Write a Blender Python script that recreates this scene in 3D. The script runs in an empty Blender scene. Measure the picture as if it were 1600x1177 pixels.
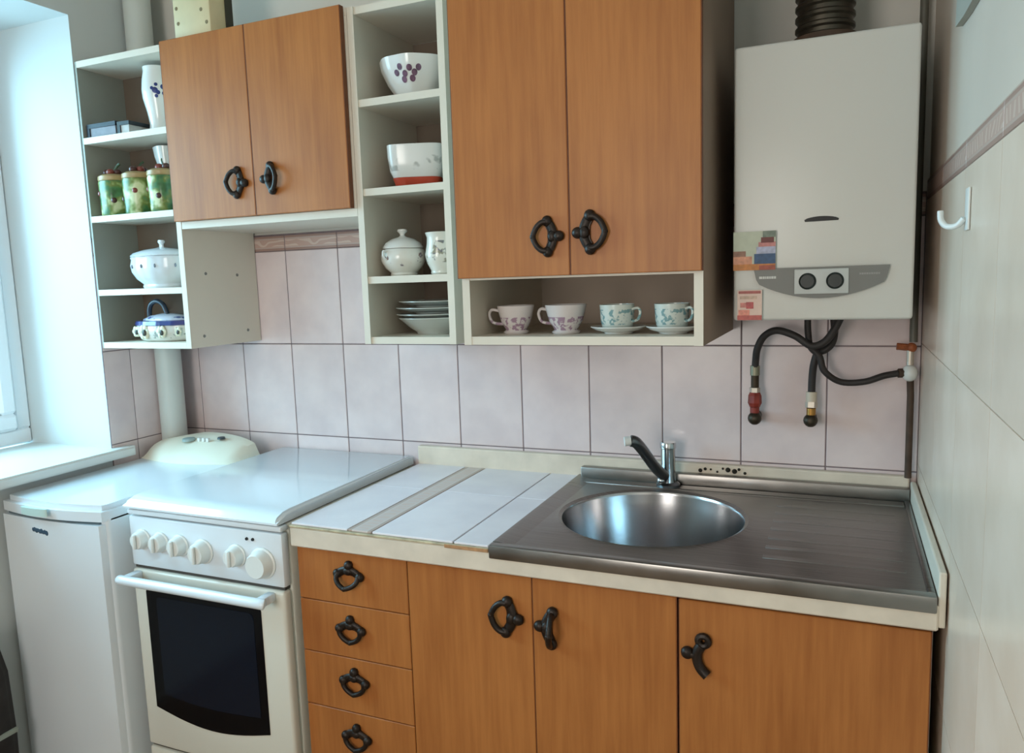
import bpy, bmesh, math, random
from mathutils import Vector, Matrix
random.seed(7)
S = bpy.context.scene
COL = S.collection
PI = math.pi

# ------------------------------------------------------------------ camera
FPX = 1198.33
RW = ((0.918976, 0.392985, -0.032335), (-0.393806, 0.910549, -0.125766), (-0.019981, 0.12831, 0.991533))
cam_d = bpy.data.cameras.new('camera')
cam = bpy.data.objects.new('camera', cam_d)
COL.objects.link(cam)
cam_d.sensor_fit = 'HORIZONTAL'
cam_d.sensor_width = 36.0
cam_d.lens = FPX / 1600 * 36.0
cam_d.clip_start = 0.02
r_, f_, u_ = (Vector(v) for v in RW)
M = Matrix(((r_.x, u_.x, -f_.x, 2.0301), (r_.y, u_.y, -f_.y, -1.9857), (r_.z, u_.z, -f_.z, 1.3937), (0, 0, 0, 1)))
cam.matrix_world = M
S.camera = cam

# ------------------------------------------------------------------ world, lights, exposure
W = bpy.data.worlds.new('world')
S.world = W
W.use_nodes = True
bg = W.node_tree.nodes['Background']
bg.inputs[0].default_value = (0.62, 0.9, 1.0, 1)
bg.inputs[1].default_value = 1.7
S.view_settings.view_transform = 'Standard'
S.view_settings.look = 'None'
S.view_settings.gamma = 1
S.view_settings.use_curve_mapping = False
S.view_settings.exposure = 0.36


def area_light(name, loc, rot, sx, sy, power, col):
    d = bpy.data.lights.new(name, 'AREA')
    d.shape = 'RECTANGLE'
    d.size, d.size_y, d.energy, d.color = sx, sy, power, col
    o = bpy.data.objects.new(name, d)
    o.location, o.rotation_euler = loc, rot
    COL.objects.link(o)
    return o


# daylight arriving through the kitchen window (left wall), plus an added warm fill light behind the camera
area_light('window_daylight', (-1.25, -1.05, 2.0), (0, -PI / 2 + 0.3, 0), 1.7, 2.0, 125, (0.38, 0.78, 1.0))
area_light('rear_fill_light', (1.05, -3.62, 1.45), (PI / 2, 0, 0), 0.9, 1.2, 21, (1.0, 0.86, 0.75))

# ------------------------------------------------------------------ materials


def lin(r, g, b):
    f = lambda c: (c / 255 / 12.92) if c / 255 <= 0.04045 else ((c / 255 + 0.055) / 1.055) ** 2.4
    return (f(r), f(g), f(b), 1)


MATS = {}


def nodes_of(name):
    m = bpy.data.materials.new(name)
    m.use_nodes = True
    nt = m.node_tree
    return m, nt, nt.nodes['Principled BSDF']


def mat(name, col, rough=0.5, metal=0.0, spec=0.5, var=0.0, vscale=8.0, bump=0.0, bscale=60.0, coat=0.0, rvar=0.0):
    """plain surface with faint noise in colour (wear, mottling) and relief"""
    if name in MATS:
        return MATS[name]
    m, nt, p = nodes_of(name)
    p.inputs['Base Color'].default_value = col
    p.inputs['Roughness'].default_value = rough
    p.inputs['Metallic'].default_value = metal
    p.inputs['Specular IOR Level'].default_value = spec
    p.inputs['Coat Weight'].default_value = coat
    tc = nt.nodes.new('ShaderNodeTexCoord')
    if var:
        n = nt.nodes.new('ShaderNodeTexNoise')
        n.inputs['Scale'].default_value = vscale
        n.inputs['Detail'].default_value = 5
        nt.links.new(tc.outputs['Object'], n.inputs['Vector'])
        r = nt.nodes.new('ShaderNodeValToRGB')
        r.color_ramp.elements[0].position = 0.3
        r.color_ramp.elements[1].position = 0.7
        r.color_ramp.elements[0].color = tuple(c * (1 - var) for c in col[:3]) + (1,)
        r.color_ramp.elements[1].color = tuple(min(1, c * (1 + var * 0.6)) for c in col[:3]) + (1,)
        nt.links.new(n.outputs['Fac'], r.inputs['Fac'])
        nt.links.new(r.outputs['Color'], p.inputs['Base Color'])
        if rvar:
            mr = nt.nodes.new('ShaderNodeMapRange')
            mr.inputs['To Min'].default_value = max(0.02, rough - rvar)
            mr.inputs['To Max'].default_value = rough + rvar
            nt.links.new(n.outputs['Fac'], mr.inputs['Value'])
            nt.links.new(mr.outputs['Result'], p.inputs['Roughness'])
    if bump:
        n2 = nt.nodes.new('ShaderNodeTexNoise')
        n2.inputs['Scale'].default_value = bscale
        n2.inputs['Detail'].default_value = 3
        nt.links.new(tc.outputs['Object'], n2.inputs['Vector'])
        b = nt.nodes.new('ShaderNodeBump')
        b.inputs['Strength'].default_value = bump
        b.inputs['Distance'].default_value = 0.002
        nt.links.new(n2.outputs['Fac'], b.inputs['Height'])
        nt.links.new(b.outputs['Normal'], p.inputs['Normal'])
    MATS[name] = m
    return m


def mat_tile(name, col, col2, rough=0.22):
    if name in MATS:
        return MATS[name]
    m, nt, p = nodes_of(name)
    p.inputs['Roughness'].default_value = rough
    tc = nt.nodes.new('ShaderNodeTexCoord')
    oi = nt.nodes.new('ShaderNodeObjectInfo')
    add = nt.nodes.new('ShaderNodeVectorMath')
    sc = nt.nodes.new('ShaderNodeMath')
    sc.operation = 'MULTIPLY'
    sc.inputs[1].default_value = 37.0
    nt.links.new(oi.outputs['Random'], sc.inputs[0])
    nt.links.new(tc.outputs['Object'], add.inputs[0])
    nt.links.new(sc.outputs[0], add.inputs[1])
    n = nt.nodes.new('ShaderNodeTexNoise')
    n.inputs['Scale'].default_value = 9
    n.inputs['Detail'].default_value = 4
    nt.links.new(add.outputs[0], n.inputs['Vector'])
    r = nt.nodes.new('ShaderNodeValToRGB')
    r.color_ramp.elements[0].position = 0.32
    r.color_ramp.elements[1].position = 0.68
    r.color_ramp.elements[0].color = col
    r.color_ramp.elements[1].color = col2
    nt.links.new(n.outputs['Fac'], r.inputs['Fac'])
    hs = nt.nodes.new('ShaderNodeHueSaturation')
    mr = nt.nodes.new('ShaderNodeMapRange')
    mr.inputs['To Min'].default_value = 0.95
    mr.inputs['To Max'].default_value = 1.04
    nt.links.new(oi.outputs['Random'], mr.inputs['Value'])
    nt.links.new(mr.outputs['Result'], hs.inputs['Value'])
    nt.links.new(r.outputs['Color'], hs.inputs['Color'])
    nt.links.new(hs.outputs['Color'], p.inputs['Base Color'])
    MATS[name] = m
    return m


def mat_wood(name, c1, c2, rough=0.42):
    """orange oak laminate with fine vertical grain"""
    if name in MATS:
        return MATS[name]
    m, nt, p = nodes_of(name)
    p.inputs['Roughness'].default_value = rough
    p.inputs['Specular IOR Level'].default_value = 0.35
    tc = nt.nodes.new('ShaderNodeTexCoord')
    oi = nt.nodes.new('ShaderNodeObjectInfo')
    sc = nt.nodes.new('ShaderNodeMath')
    sc.operation = 'MULTIPLY'
    sc.inputs[1].default_value = 23.0
    nt.links.new(oi.outputs['Random'], sc.inputs[0])
    add = nt.nodes.new('ShaderNodeVectorMath')
    nt.links.new(tc.outputs['Object'], add.inputs[0])
    nt.links.new(sc.outputs[0], add.inputs[1])
    mp = nt.nodes.new('ShaderNodeMapping')
    mp.inputs['Scale'].default_value = (1.0, 1.0, 0.055)
    nt.links.new(add.outputs[0], mp.inputs['Vector'])
    n = nt.nodes.new('ShaderNodeTexNoise')
    n.inputs['Scale'].default_value = 75
    n.inputs['Detail'].default_value = 8
    n.inputs['Roughness'].default_value = 0.62
    nt.links.new(mp.outputs['Vector'], n.inputs['Vector'])
    mp2 = nt.nodes.new('ShaderNodeMapping')
    mp2.inputs['Scale'].default_value = (1.0, 1.0, 0.3)
    nt.links.new(add.outputs[0], mp2.inputs['Vector'])
    n2 = nt.nodes.new('ShaderNodeTexNoise')
    n2.inputs['Scale'].default_value = 9
    n2.inputs['Detail'].default_value = 3
    nt.links.new(mp2.outputs['Vector'], n2.inputs['Vector'])
    mx = nt.nodes.new('ShaderNodeMath')
    mx.operation = 'MULTIPLY_ADD'
    mx.inputs[1].default_value = 0.55
    nt.links.new(n.outputs['Fac'], mx.inputs[0])
    h = nt.nodes.new('ShaderNodeMath')
    h.operation = 'MULTIPLY'
    h.inputs[1].default_value = 0.45
    nt.links.new(n2.outputs['Fac'], h.inputs[0])
    nt.links.new(h.outputs[0], mx.inputs[2])
    r = nt.nodes.new('ShaderNodeValToRGB')
    r.color_ramp.elements[0].position = 0.34
    r.color_ramp.elements[1].position = 0.62
    r.color_ramp.elements[0].color = c1
    r.color_ramp.elements[1].color = c2
    nt.links.new(mx.outputs[0], r.inputs['Fac'])
    nt.links.new(r.outputs['Color'], p.inputs['Base Color'])
    MATS[name] = m
    return m


def mat_print(name, base, col, zlo, zhi, scale=60, thr=0.55, rough=0.18, col2=None):
    """glazed china with a printed band of blotchy flowers between two heights (object space)"""
    if name in MATS:
        return MATS[name]
    m, nt, p = nodes_of(name)
    p.inputs['Roughness'].default_value = rough
    p.inputs['Coat Weight'].default_value = 0.3
    tc = nt.nodes.new('ShaderNodeTexCoord')
    n = nt.nodes.new('ShaderNodeTexNoise')
    n.inputs['Scale'].default_value = scale
    n.inputs['Detail'].default_value = 2
    nt.links.new(tc.outputs['Object'], n.inputs['Vector'])
    g = nt.nodes.new('ShaderNodeMapRange')
    g.inputs['From Min'].default_value = thr
    g.inputs['From Max'].default_value = thr + 0.06
    nt.links.new(n.outputs['Fac'], g.inputs['Value'])
    sx = nt.nodes.new('ShaderNodeSeparateXYZ')
    nt.links.new(tc.outputs['Object'], sx.inputs[0])
    a = nt.nodes.new('ShaderNodeMath')
    a.operation = 'GREATER_THAN'
    a.inputs[1].default_value = zlo
    b = nt.nodes.new('ShaderNodeMath')
    b.operation = 'LESS_THAN'
    b.inputs[1].default_value = zhi
    nt.links.new(sx.outputs['Z'], a.inputs[0])
    nt.links.new(sx.outputs['Z'], b.inputs[0])
    ab = nt.nodes.new('ShaderNodeMath')
    ab.operation = 'MULTIPLY'
    nt.links.new(a.outputs[0], ab.inputs[0])
    nt.links.new(b.outputs[0], ab.inputs[1])
    abc = nt.nodes.new('ShaderNodeMath')
    abc.operation = 'MULTIPLY'
    nt.links.new(ab.outputs[0], abc.inputs[0])
    nt.links.new(g.outputs['Result'], abc.inputs[1])
    mix = nt.nodes.new('ShaderNodeMix')
    mix.data_type = 'RGBA'
    mix.inputs[6].default_value = base
    nt.links.new(abc.outputs[0], mix.inputs[0])
    if col2:
        n3 = nt.nodes.new('ShaderNodeTexNoise')
        n3.inputs['Scale'].default_value = scale * 0.7
        nt.links.new(tc.outputs['Object'], n3.inputs['Vector'])
        rr = nt.nodes.new('ShaderNodeValToRGB')
        rr.color_ramp.interpolation = 'CONSTANT'
        rr.color_ramp.elements[0].color = col
        rr.color_ramp.elements[1].color = col2
        rr.color_ramp.elements[1].position = 0.5
        nt.links.new(n3.outputs['Fac'], rr.inputs['Fac'])
        nt.links.new(rr.outputs['Color'], mix.inputs[7])
    else:
        mix.inputs[7].default_value = col
    nt.links.new(mix.outputs[2], p.inputs['Base Color'])
    MATS[name] = m
    return m


def mat_border(name, axis, soft=False):
    """printed border tile: brown lines along both edges, pink field with pale scrolls; axis = cross direction"""
    m, nt, p = nodes_of(name)
    p.inputs['Roughness'].default_value = 0.3
    tc = nt.nodes.new('ShaderNodeTexCoord')
    sx = nt.nodes.new('ShaderNodeSeparateXYZ')
    nt.links.new(tc.outputs['Generated'], sx.inputs[0])
    r = nt.nodes.new('ShaderNodeValToRGB')
    cr = r.color_ramp
    cr.interpolation = 'CONSTANT'
    pale, brown, pink = lin(188, 168, 158), lin(160, 128, 118), lin(190, 158, 146)
    if soft:
        pale, brown, pink = lin(206, 194, 188), lin(176, 156, 144), lin(204, 190, 184)
    cr.elements[0].color = brown
    cr.elements[0].position = 0.0
    cr.elements[1].color = pale
    cr.elements[1].position = 0.16
    for pos, c in ((0.24, pink), (0.76, pale), (0.84, brown)):
        e = cr.elements.new(pos)
        e.color = c
    nt.links.new(sx.outputs[axis], r.inputs['Fac'])
    mp = nt.nodes.new('ShaderNodeMapping')
    mp.inputs['Scale'].default_value = (1, 1, 1)
    nt.links.new(tc.outputs['Object'], mp.inputs['Vector'])
    v = nt.nodes.new('ShaderNodeTexWave')
    v.wave_type = 'RINGS'
    v.inputs['Scale'].default_value = 14
    v.inputs['Distortion'].default_value = 9
    v.inputs['Detail'].default_value = 1.5
    nt.links.new(mp.outputs['Vector'], v.inputs['Vector'])
    g = nt.nodes.new('ShaderNodeMapRange')
    g.inputs['From Min'].default_value = 0.66
    g.inputs['From Max'].default_value = 0.8
    nt.links.new(v.outputs['Fac'], g.inputs['Value'])
    lo = nt.nodes.new('ShaderNodeMath')
    lo.operation = 'GREATER_THAN'
    lo.inputs[1].default_value = 0.28
    hi = nt.nodes.new('ShaderNodeMath')
    hi.operation = 'LESS_THAN'
    hi.inputs[1].default_value = 0.72
    nt.links.new(sx.outputs[axis], lo.inputs[0])
    nt.links.new(sx.outputs[axis], hi.inputs[0])
    m1 = nt.nodes.new('ShaderNodeMath')
    m1.operation = 'MULTIPLY'
    nt.links.new(lo.outputs[0], m1.inputs[0])
    nt.links.new(hi.outputs[0], m1.inputs[1])
    m2 = nt.nodes.new('ShaderNodeMath')
    m2.operation = 'MULTIPLY'
    nt.links.new(m1.outputs[0], m2.inputs[0])
    nt.links.new(g.outputs['Result'], m2.inputs[1])
    mix = nt.nodes.new('ShaderNodeMix')
    mix.data_type = 'RGBA'
    mix.inputs[7].default_value = lin(206, 184, 172)
    nt.links.new(m2.outputs[0], mix.inputs[0])
    nt.links.new(r.outputs['Color'], mix.inputs[6])
    nt.links.new(mix.outputs[2], p.inputs['Base Color'])
    MATS[name] = m
    return m


def mat_steel(name, col=(0.29, 0.275, 0.26, 1), rough=0.3, streak=(2, 60, 2)):
    if name in MATS:
        return MATS[name]
    m, nt, p = nodes_of(name)
    p.inputs['Metallic'].default_value = 1
    p.inputs['Base Color'].default_value = col
    tc = nt.nodes.new('ShaderNodeTexCoord')
    mp = nt.nodes.new('ShaderNodeMapping')
    mp.inputs['Scale'].default_value = streak
    nt.links.new(tc.outputs['Object'], mp.inputs['Vector'])
    n = nt.nodes.new('ShaderNodeTexNoise')
    n.inputs['Scale'].default_value = 4
    n.inputs['Detail'].default_value = 6
    nt.links.new(mp.outputs['Vector'], n.inputs['Vector'])
    mr = nt.nodes.new('ShaderNodeMapRange')
    mr.inputs['To Min'].default_value = rough - 0.1
    mr.inputs['To Max'].default_value = rough + 0.14
    nt.links.new(n.outputs['Fac'], mr.inputs['Value'])
    nt.links.new(mr.outputs['Result'], p.inputs['Roughness'])
    r = nt.nodes.new('ShaderNodeValToRGB')
    r.color_ramp.elements[0].position = 0.25
    r.color_ramp.elements[1].position = 0.75
    r.color_ramp.elements[0].color = tuple(c * 0.72 for c in col[:3]) + (1,)
    r.color_ramp.elements[1].color = tuple(min(1, c * 1.15) for c in col[:3]) + (1,)
    nt.links.new(n.outputs['Fac'], r.inputs['Fac'])
    nt.links.new(r.outputs['Color'], p.inputs['Base Color'])
    MATS[name] = m
    return m


WALL_R_LIT = mat('painted_wall_right_lit', lin(208, 194, 180), 0.8, var=0.05, vscale=3, bump=0.15)  # same paint as the back wall, right-hand light tone put into the colour
WALL = mat('painted_wall', lin(216, 212, 204), 0.8, var=0.05, vscale=3, bump=0.15)
REVEAL = mat('painted_reveal', lin(206, 212, 212), 0.7, var=0.02, vscale=3)
GROUT = mat('grout', lin(128, 112, 114), 0.9, var=0.25, vscale=25)
GROUT_R = mat('grout_pale', lin(196, 178, 162), 0.9, var=0.1, vscale=25)
TILE = mat_tile('wall_tile', lin(218, 200, 200), lin(232, 214, 212))
TILE_R = mat_tile('wall_tile_right', lin(222, 200, 180), lin(233, 213, 195), 0.3)
CTILE = mat_tile('counter_tile', lin(226, 220, 226), lin(236, 230, 234), 0.15)
BORDER_Z = mat_border('border_tile_print', 'Z')
BORDER_X = mat_border('border_tile_print_counter', 'X', True)
WOOD = mat_wood('oak_laminate', lin(155, 92, 44), lin(179, 113, 58))
WOOD_EDGE = mat('door_edge', lin(112, 60, 28), 0.6, var=0.2, vscale=30)
LAM = mat('white_laminate', lin(218, 208, 192), 0.45, var=0.05, vscale=4)
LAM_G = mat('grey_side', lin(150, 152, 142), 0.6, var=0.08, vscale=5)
LAM_BACK = mat('hardboard_back', lin(112, 98, 84), 0.7, var=0.1, vscale=5)
CREAM = mat('cream_paint', lin(220, 206, 188), 0.55, var=0.12, vscale=14)
ENAMEL = mat('white_enamel', lin(224, 232, 238), 0.18, coat=0.4, var=0.015, vscale=3)
ENAMEL2 = mat('stove_enamel', lin(222, 220, 208), 0.28, coat=0.2, var=0.02, vscale=3)
PLASTIC = mat('white_plastic', lin(224, 226, 222), 0.35, var=0.01)
CREAMPL = mat('cream_plastic', lin(232, 230, 212), 0.35, var=0.02)
DARKGAP = mat('dark_gap', lin(70, 66, 62), 0.8)
BLACK = mat('black_iron', lin(38, 26, 18), 0.42, metal=0.4, var=0.3, vscale=40, bump=0.3, bscale=200)
RUBBER = mat('black_rubber_hose', lin(46, 40, 38), 0.6, var=0.2, vscale=40)
GLASSBLK = mat('oven_glass', lin(14, 22, 34), 0.14, spec=0.22)
OVENFRAME = mat('oven_glass_border', lin(6, 8, 12), 0.16, spec=0.2)
STEEL = mat_steel('stainless_drainer')
BOWL = mat('stainless_bowl', (0.45, 0.45, 0.46, 1), 0.2, metal=1, var=0.03, vscale=3)
CHROME = mat('chrome', (0.5, 0.52, 0.53, 1), 0.12, metal=1)
CHROME_D = mat('dull_chrome', (0.16, 0.17, 0.18, 1), 0.3, metal=1)
BRASS = mat('brass', lin(176, 130, 70), 0.35, metal=0.9, var=0.2, vscale=60)
REDMET = mat('red_painted_fitting', lin(140, 48, 34), 0.5, var=0.3, vscale=50)
ZINC = mat('zinc_fitting', lin(200, 190, 176), 0.35, metal=0.5)
IRON = mat('rusty_iron', lin(84, 66, 54), 0.7, metal=0.3, var=0.3, vscale=30)
CHINA = mat('white_china', lin(224, 224, 220), 0.15, coat=0.3, var=0.01)
BOILER = mat('boiler_white', lin(212, 211, 205), 0.35, var=0.015, vscale=2)
GREYPL = mat('grey_plastic', lin(118, 118, 114), 0.45, var=0.03)
SILVER = mat('silver_plastic', lin(196, 200, 198), 0.4)
DKKNOB = mat('dark_green_knob', lin(20, 30, 27), 0.4)
PIPEW = mat('painted_pipe', lin(206, 210, 204), 0.4, var=0.04, vscale=6)
UPVC = mat('window_upvc', lin(238, 242, 246), 0.3)
FLOORM = mat('floor_lino', lin(150, 118, 88), 0.5, var=0.15, vscale=6)

# ------------------------------------------------------------------ mesh helpers
WO = {}      # world origin of every object that parents others


def add_box(bm, x0, x1, y0, y1, z0, z1, bev=0.0, seg=1):
    vs = [bm.verts.new((x, y, z)) for x in (x0, x1) for y in (y0, y1) for z in (z0, z1)]
    F = [(0, 1, 3, 2), (4, 6, 7, 5), (0, 4, 5, 1), (2, 3, 7, 6), (0, 2, 6, 4), (1, 5, 7, 3)]
    fs = [bm.faces.new([vs[i] for i in f]) for f in F]
    if bev:
        es = list({e for f in fs for e in f.edges})
        bmesh.ops.bevel(bm, geom=es, offset=bev, segments=seg, profile=0.5, affect='EDGES')
    return bm


def box(x0, x1, y0, y1, z0, z1, bev=0.0, seg=1):
    return add_box(bmesh.new(), x0, x1, y0, y1, z0, z1, bev, seg)


def add_prism(bm, pts, z0, z1, axis='z'):
    """outline pts (a,b) extruded along axis"""
    def P(a, b, c):
        return {'z': (a, b, c), 'y': (a, c, b), 'x': (c, a, b)}[axis]
    lo = [bm.verts.new(P(a, b, z0)) for a, b in pts]
    hi = [bm.verts.new(P(a, b, z1)) for a, b in pts]
    n = len(pts)
    bm.faces.new(lo[::-1])
    bm.faces.new(hi)
    for i in range(n):
        bm.faces.new((lo[i], lo[(i + 1) % n], hi[(i + 1) % n], hi[i]))
    bmesh.ops.recalc_face_normals(bm, faces=bm.faces)
    return bm


def prism(pts, z0, z1, axis='z'):
    return add_prism(bmesh.new(), pts, z0, z1, axis)


def add_lathe(bm, prof, n=32, c=(0, 0, 0), warp=None):
    """prof: (r,z) list; warp(angle)->radius factor"""
    rings = []
    for r, z in prof:
        if r < 1e-6:
            rings.append([bm.verts.new((c[0], c[1], c[2] + z))])
        else:
            ring = []
            for i in range(n):
                a = 2 * PI * i / n
                k = warp(a) if warp else 1
                ring.append(bm.verts.new((c[0] + r * k * math.cos(a), c[1] + r * k * math.sin(a), c[2] + z)))
            rings.append(ring)
    for A, B in zip(rings, rings[1:]):
        for i in range(n):
            j = (i + 1) % n
            a = A if len(A) > 1 else None
            b = B if len(B) > 1 else None
            if a and b:
                bm.faces.new((a[i], a[j], b[j], b[i]))
            elif a:
                bm.faces.new((a[i], a[j], B[0]))
            elif b:
                bm.faces.new((A[0], b[j], b[i]))
    bmesh.ops.recalc_face_normals(bm, faces=bm.faces)
    return bm


def lathe(prof, n=32, c=(0, 0, 0), warp=None):
    return add_lathe(bmesh.new(), prof, n, c, warp)


def smooth_path(pts, sub=6):
    pts = [Vector(p) for p in pts]
    out = []
    for i in range(len(pts) - 1):
        p0, p1, p2 = pts[max(0, i - 1)], pts[i], pts[i + 1]
        p3 = pts[min(len(pts) - 1, i + 2)]
        for k in range(sub):
            t = k / sub
            out.append(0.5 * ((2 * p1) + (p2 - p0) * t + (2 * p0 - 5 * p1 + 4 * p2 - p3) * t * t + (3 * p1 - p0 - 3 * p2 + p3) * t ** 3))
    out.append(pts[-1])
    return out


def add_tube(bm, pts, r, n=12, closed=False, sub=0, flat=1.0):
    if sub:
        pts = smooth_path(pts, sub)
    pts = [Vector(p) for p in pts]
    m = len(pts)
    rad = r if isinstance(r, (list, tuple)) else None
    rings = []
    ref = None
    for i in range(m):
        if closed:
            t = pts[(i + 1) % m] - pts[i - 1]
        else:
            t = pts[min(i + 1, m - 1)] - pts[max(i - 1, 0)]
        t.normalize()
        if ref is None:
            ref = Vector((0, 0, 1)) if abs(t.z) < 0.9 else Vector((1, 0, 0))
        nrm = (ref - t * ref.dot(t)).normalized()
        ref = nrm
        b = t.cross(nrm)
        q = (rad[min(len(rad) - 1, int(i * len(rad) / m))] if rad else r)
        rings.append([bm.verts.new(pts[i] + (nrm * math.cos(2 * PI * k / n) + b * flat * math.sin(2 * PI * k / n)) * q) for k in range(n)])
    R = range(m if closed else m - 1)
    for i in R:
        A, B = rings[i], rings[(i + 1) % m]
        for k in range(n):
            j = (k + 1) % n
            bm.faces.new((A[k], A[j], B[j], B[k]))
    if not closed:
        bm.faces.new(rings[0][::-1])
        bm.faces.new(rings[-1])
    bmesh.ops.recalc_face_normals(bm, faces=bm.faces)
    return bm


def tube(pts, r, n=12, closed=False, sub=0, flat=1.0):
    return add_tube(bmesh.new(), pts, r, n, closed, sub, flat)


def add_cyl(bm, p0, p1, r, n=20):
    return add_tube(bm, [p0, p1], r, n)


def add_ball(bm, c, r, n=12, sc=(1, 1, 1)):
    prof = [(r * math.sin(PI * k / 8), -r * math.cos(PI * k / 8)) for k in range(9)]
    prof[0] = (0, -r)
    prof[-1] = (0, r)
    b2 = lathe(prof, n)
    for v in b2.verts:
        v.co = Vector((v.co.x * sc[0] + c[0], v.co.y * sc[1] + c[1], v.co.z * sc[2] + c[2]))
    me = bpy.data.meshes.new('t')
    b2.to_mesh(me)
    b2.free()
    bm.from_mesh(me)
    bpy.data.meshes.remove(me)
    return bm


def obj(name, bm, m, parent=None, smooth=False, local=False, origin=None):
    """bm is in world coordinates (local=False) or in the parent's frame (local=True)"""
    if not local:
        if origin is None:
            if parent is not None:
                origin = WO[parent.name]
            else:
                xs = [v.co for v in bm.verts]
                lo = Vector((min(v.x for v in xs), min(v.y for v in xs), min(v.z for v in xs)))
                hi = Vector((max(v.x for v in xs), max(v.y for v in xs), 0))
                origin = Vector(((lo.x + hi.x) / 2, (lo.y + hi.y) / 2, lo.z))
        origin = Vector(origin)
        bmesh.ops.translate(bm, verts=bm.verts, vec=-origin)
    me = bpy.data.meshes.new(name)
    bm.to_mesh(me)
    bm.free()
    me.materials.append(m)
    if smooth:
        for p in me.polygons:
            p.use_smooth = True
        try:
            me.set_sharp_from_angle(angle=math.radians(40))
        except Exception:
            pass
    o = bpy.data.objects.new(name, me)
    COL.objects.link(o)
    if not local:
        base = WO[parent.name] if parent is not None else Vector((0, 0, 0))
        o.location = origin - base
        WO[o.name] = origin
    if parent is not None:
        o.parent = parent
        if local:
            WO[o.name] = WO[parent.name]
    return o


def share(name, me, parent, loc):
    """another object on existing mesh data, placed at world loc"""
    o = bpy.data.objects.new(name, me)
    COL.objects.link(o)
    o.parent = parent
    o.location = Vector(loc) - WO[parent.name]
    return o


def thing(name, loc, label, cat, group=None, rz=0):
    o = bpy.data.objects.new(name, None)
    o.empty_display_size = 0.05
    COL.objects.link(o)
    o.location = loc
    o.rotation_euler = (0, 0, rz)
    WO[o.name] = Vector(loc)
    return tag(o, label, cat, group)


def tag(o, label, cat, group=None):
    o['label'] = label
    o['category'] = cat
    if group:
        o['group'] = group
    return o


def struct(o, label=None):
    o['kind'] = 'structure'
    if label:
        o['label'] = label
    return o


# ------------------------------------------------------------------ the room
XL, XR, YF, ZC = -0.088, 2.20, -3.4, 2.62
RV, XW = -0.298, -0.46                # window reveal (far side), inner face of the window frame
WY1, WZ0, WZ1 = -1.75, 0.87, 2.213     # window opening

struct(obj('floor', box(XL - 0.4, XR + 0.2, YF - 0.3, 0.15, -0.1, 0), FLOORM), 'brown floor of the kitchen')
struct(obj('ceiling', box(XL - 0.4, XR + 0.2, YF - 0.3, 0.15, ZC, ZC + 0.1), mat('ceiling_white', lin(238, 236, 230), 0.8)), 'pale ceiling of the kitchen')
TT = 0.005
wb = struct(obj('wall_back', box(XL - 0.5, XR + 0.2, TT, 0.15, 0, ZC), WALL, origin=(0, TT, 0)), 'back wall, tiled below and painted pale above')
wr = struct(obj('wall_right', box(XR + TT, XR + 0.2, YF, TT, 0, ZC), WALL_R_LIT, origin=(XR + TT, 0, 0)), 'right wall, tiled below and painted pale above')
bm = bmesh.new()
add_box(bm, XL - 0.5, XL - TT, RV, TT, 0, ZC)
add_box(bm, XL - 0.5, XL - TT, WY1, RV, 0, WZ0)
add_box(bm, XL - 0.5, XL - TT, WY1, RV, WZ1, ZC)
add_box(bm, XL - 0.5, XL - TT, YF, WY1, 0, ZC)
wl = struct(obj('wall_left', bm, REVEAL, origin=(XL - TT, 0, 0)), 'left wall with the deep white window reveal')
# wall behind the camera with an opening added to let the fill light in
bm = bmesh.new()
add_box(bm, XL - 0.5, 0.55, YF - 0.15, YF, 0, ZC)
add_box(bm, 1.55, XR + 0.2, YF - 0.15, YF, 0, ZC)
add_box(bm, 0.55, 1.55, YF - 0.15, YF, 0, 0.85)
add_box(bm, 0.55, 1.55, YF - 0.15, YF, 2.05, ZC)
struct(obj('wall_front', bm, WALL), 'wall behind the viewer with an opening added for the fill light')

# grout beds (thin, behind the tiles)
GB = 0.0015
bt = obj('grout', box(XL, XR, GB, TT, 0.60, 1.560), GROUT, wb)
obj('grout', box(XR + GB, XR + TT, -2.7, 0, 0.03, 1.586), GROUT_R, wr)
obj('grout', box(XL - TT, XL - GB, RV, 0, 0.60, 1.559), GROUT, wl)

G = 0.003
TH = 0.297
# back wall tiles: lines at x = 0.2 k, z = 0.616, 0.913, 1.21, 1.507 and a border row
tile_me = {}


def tile_mesh(w, h, axis, m):
    k = (round(w, 4), round(h, 4), axis, m.name)
    if k not in tile_me:
        d = 0.0045
        if axis == 'y':
            bm = box(0, w, -d / 2, d / 2, 0, h, 0.0012)
        else:
            bm = box(-d / 2, d / 2, 0, w, 0, h, 0.0 if m.name == 'wall_tile_right' else 0.0006)
        me = bpy.data.meshes.new('tile')
        bm.to_mesh(me)
        bm.free()
        me.materials.append(m)
        tile_me[k] = me
    return tile_me[k]


xs = [XL] + [0.2 * k for k in range(0, 12)]
xs[-1] = XR
rows = [(0.616, 0.913, TILE, 'tile'), (0.913, 1.21, TILE, 'tile'), (1.21, 1.507, TILE, 'tile'), (1.507, 1.556, BORDER_Z, 'border_tile')]
for z0, z1, m, nm in rows:
    for a, b in zip(xs, xs[1:]):
        w = b - a - G
        share(nm, tile_mesh(w, z1 - z0 - G, 'y', m), wb, (a + G / 2, 0.00225, z0 + G / 2))
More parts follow.
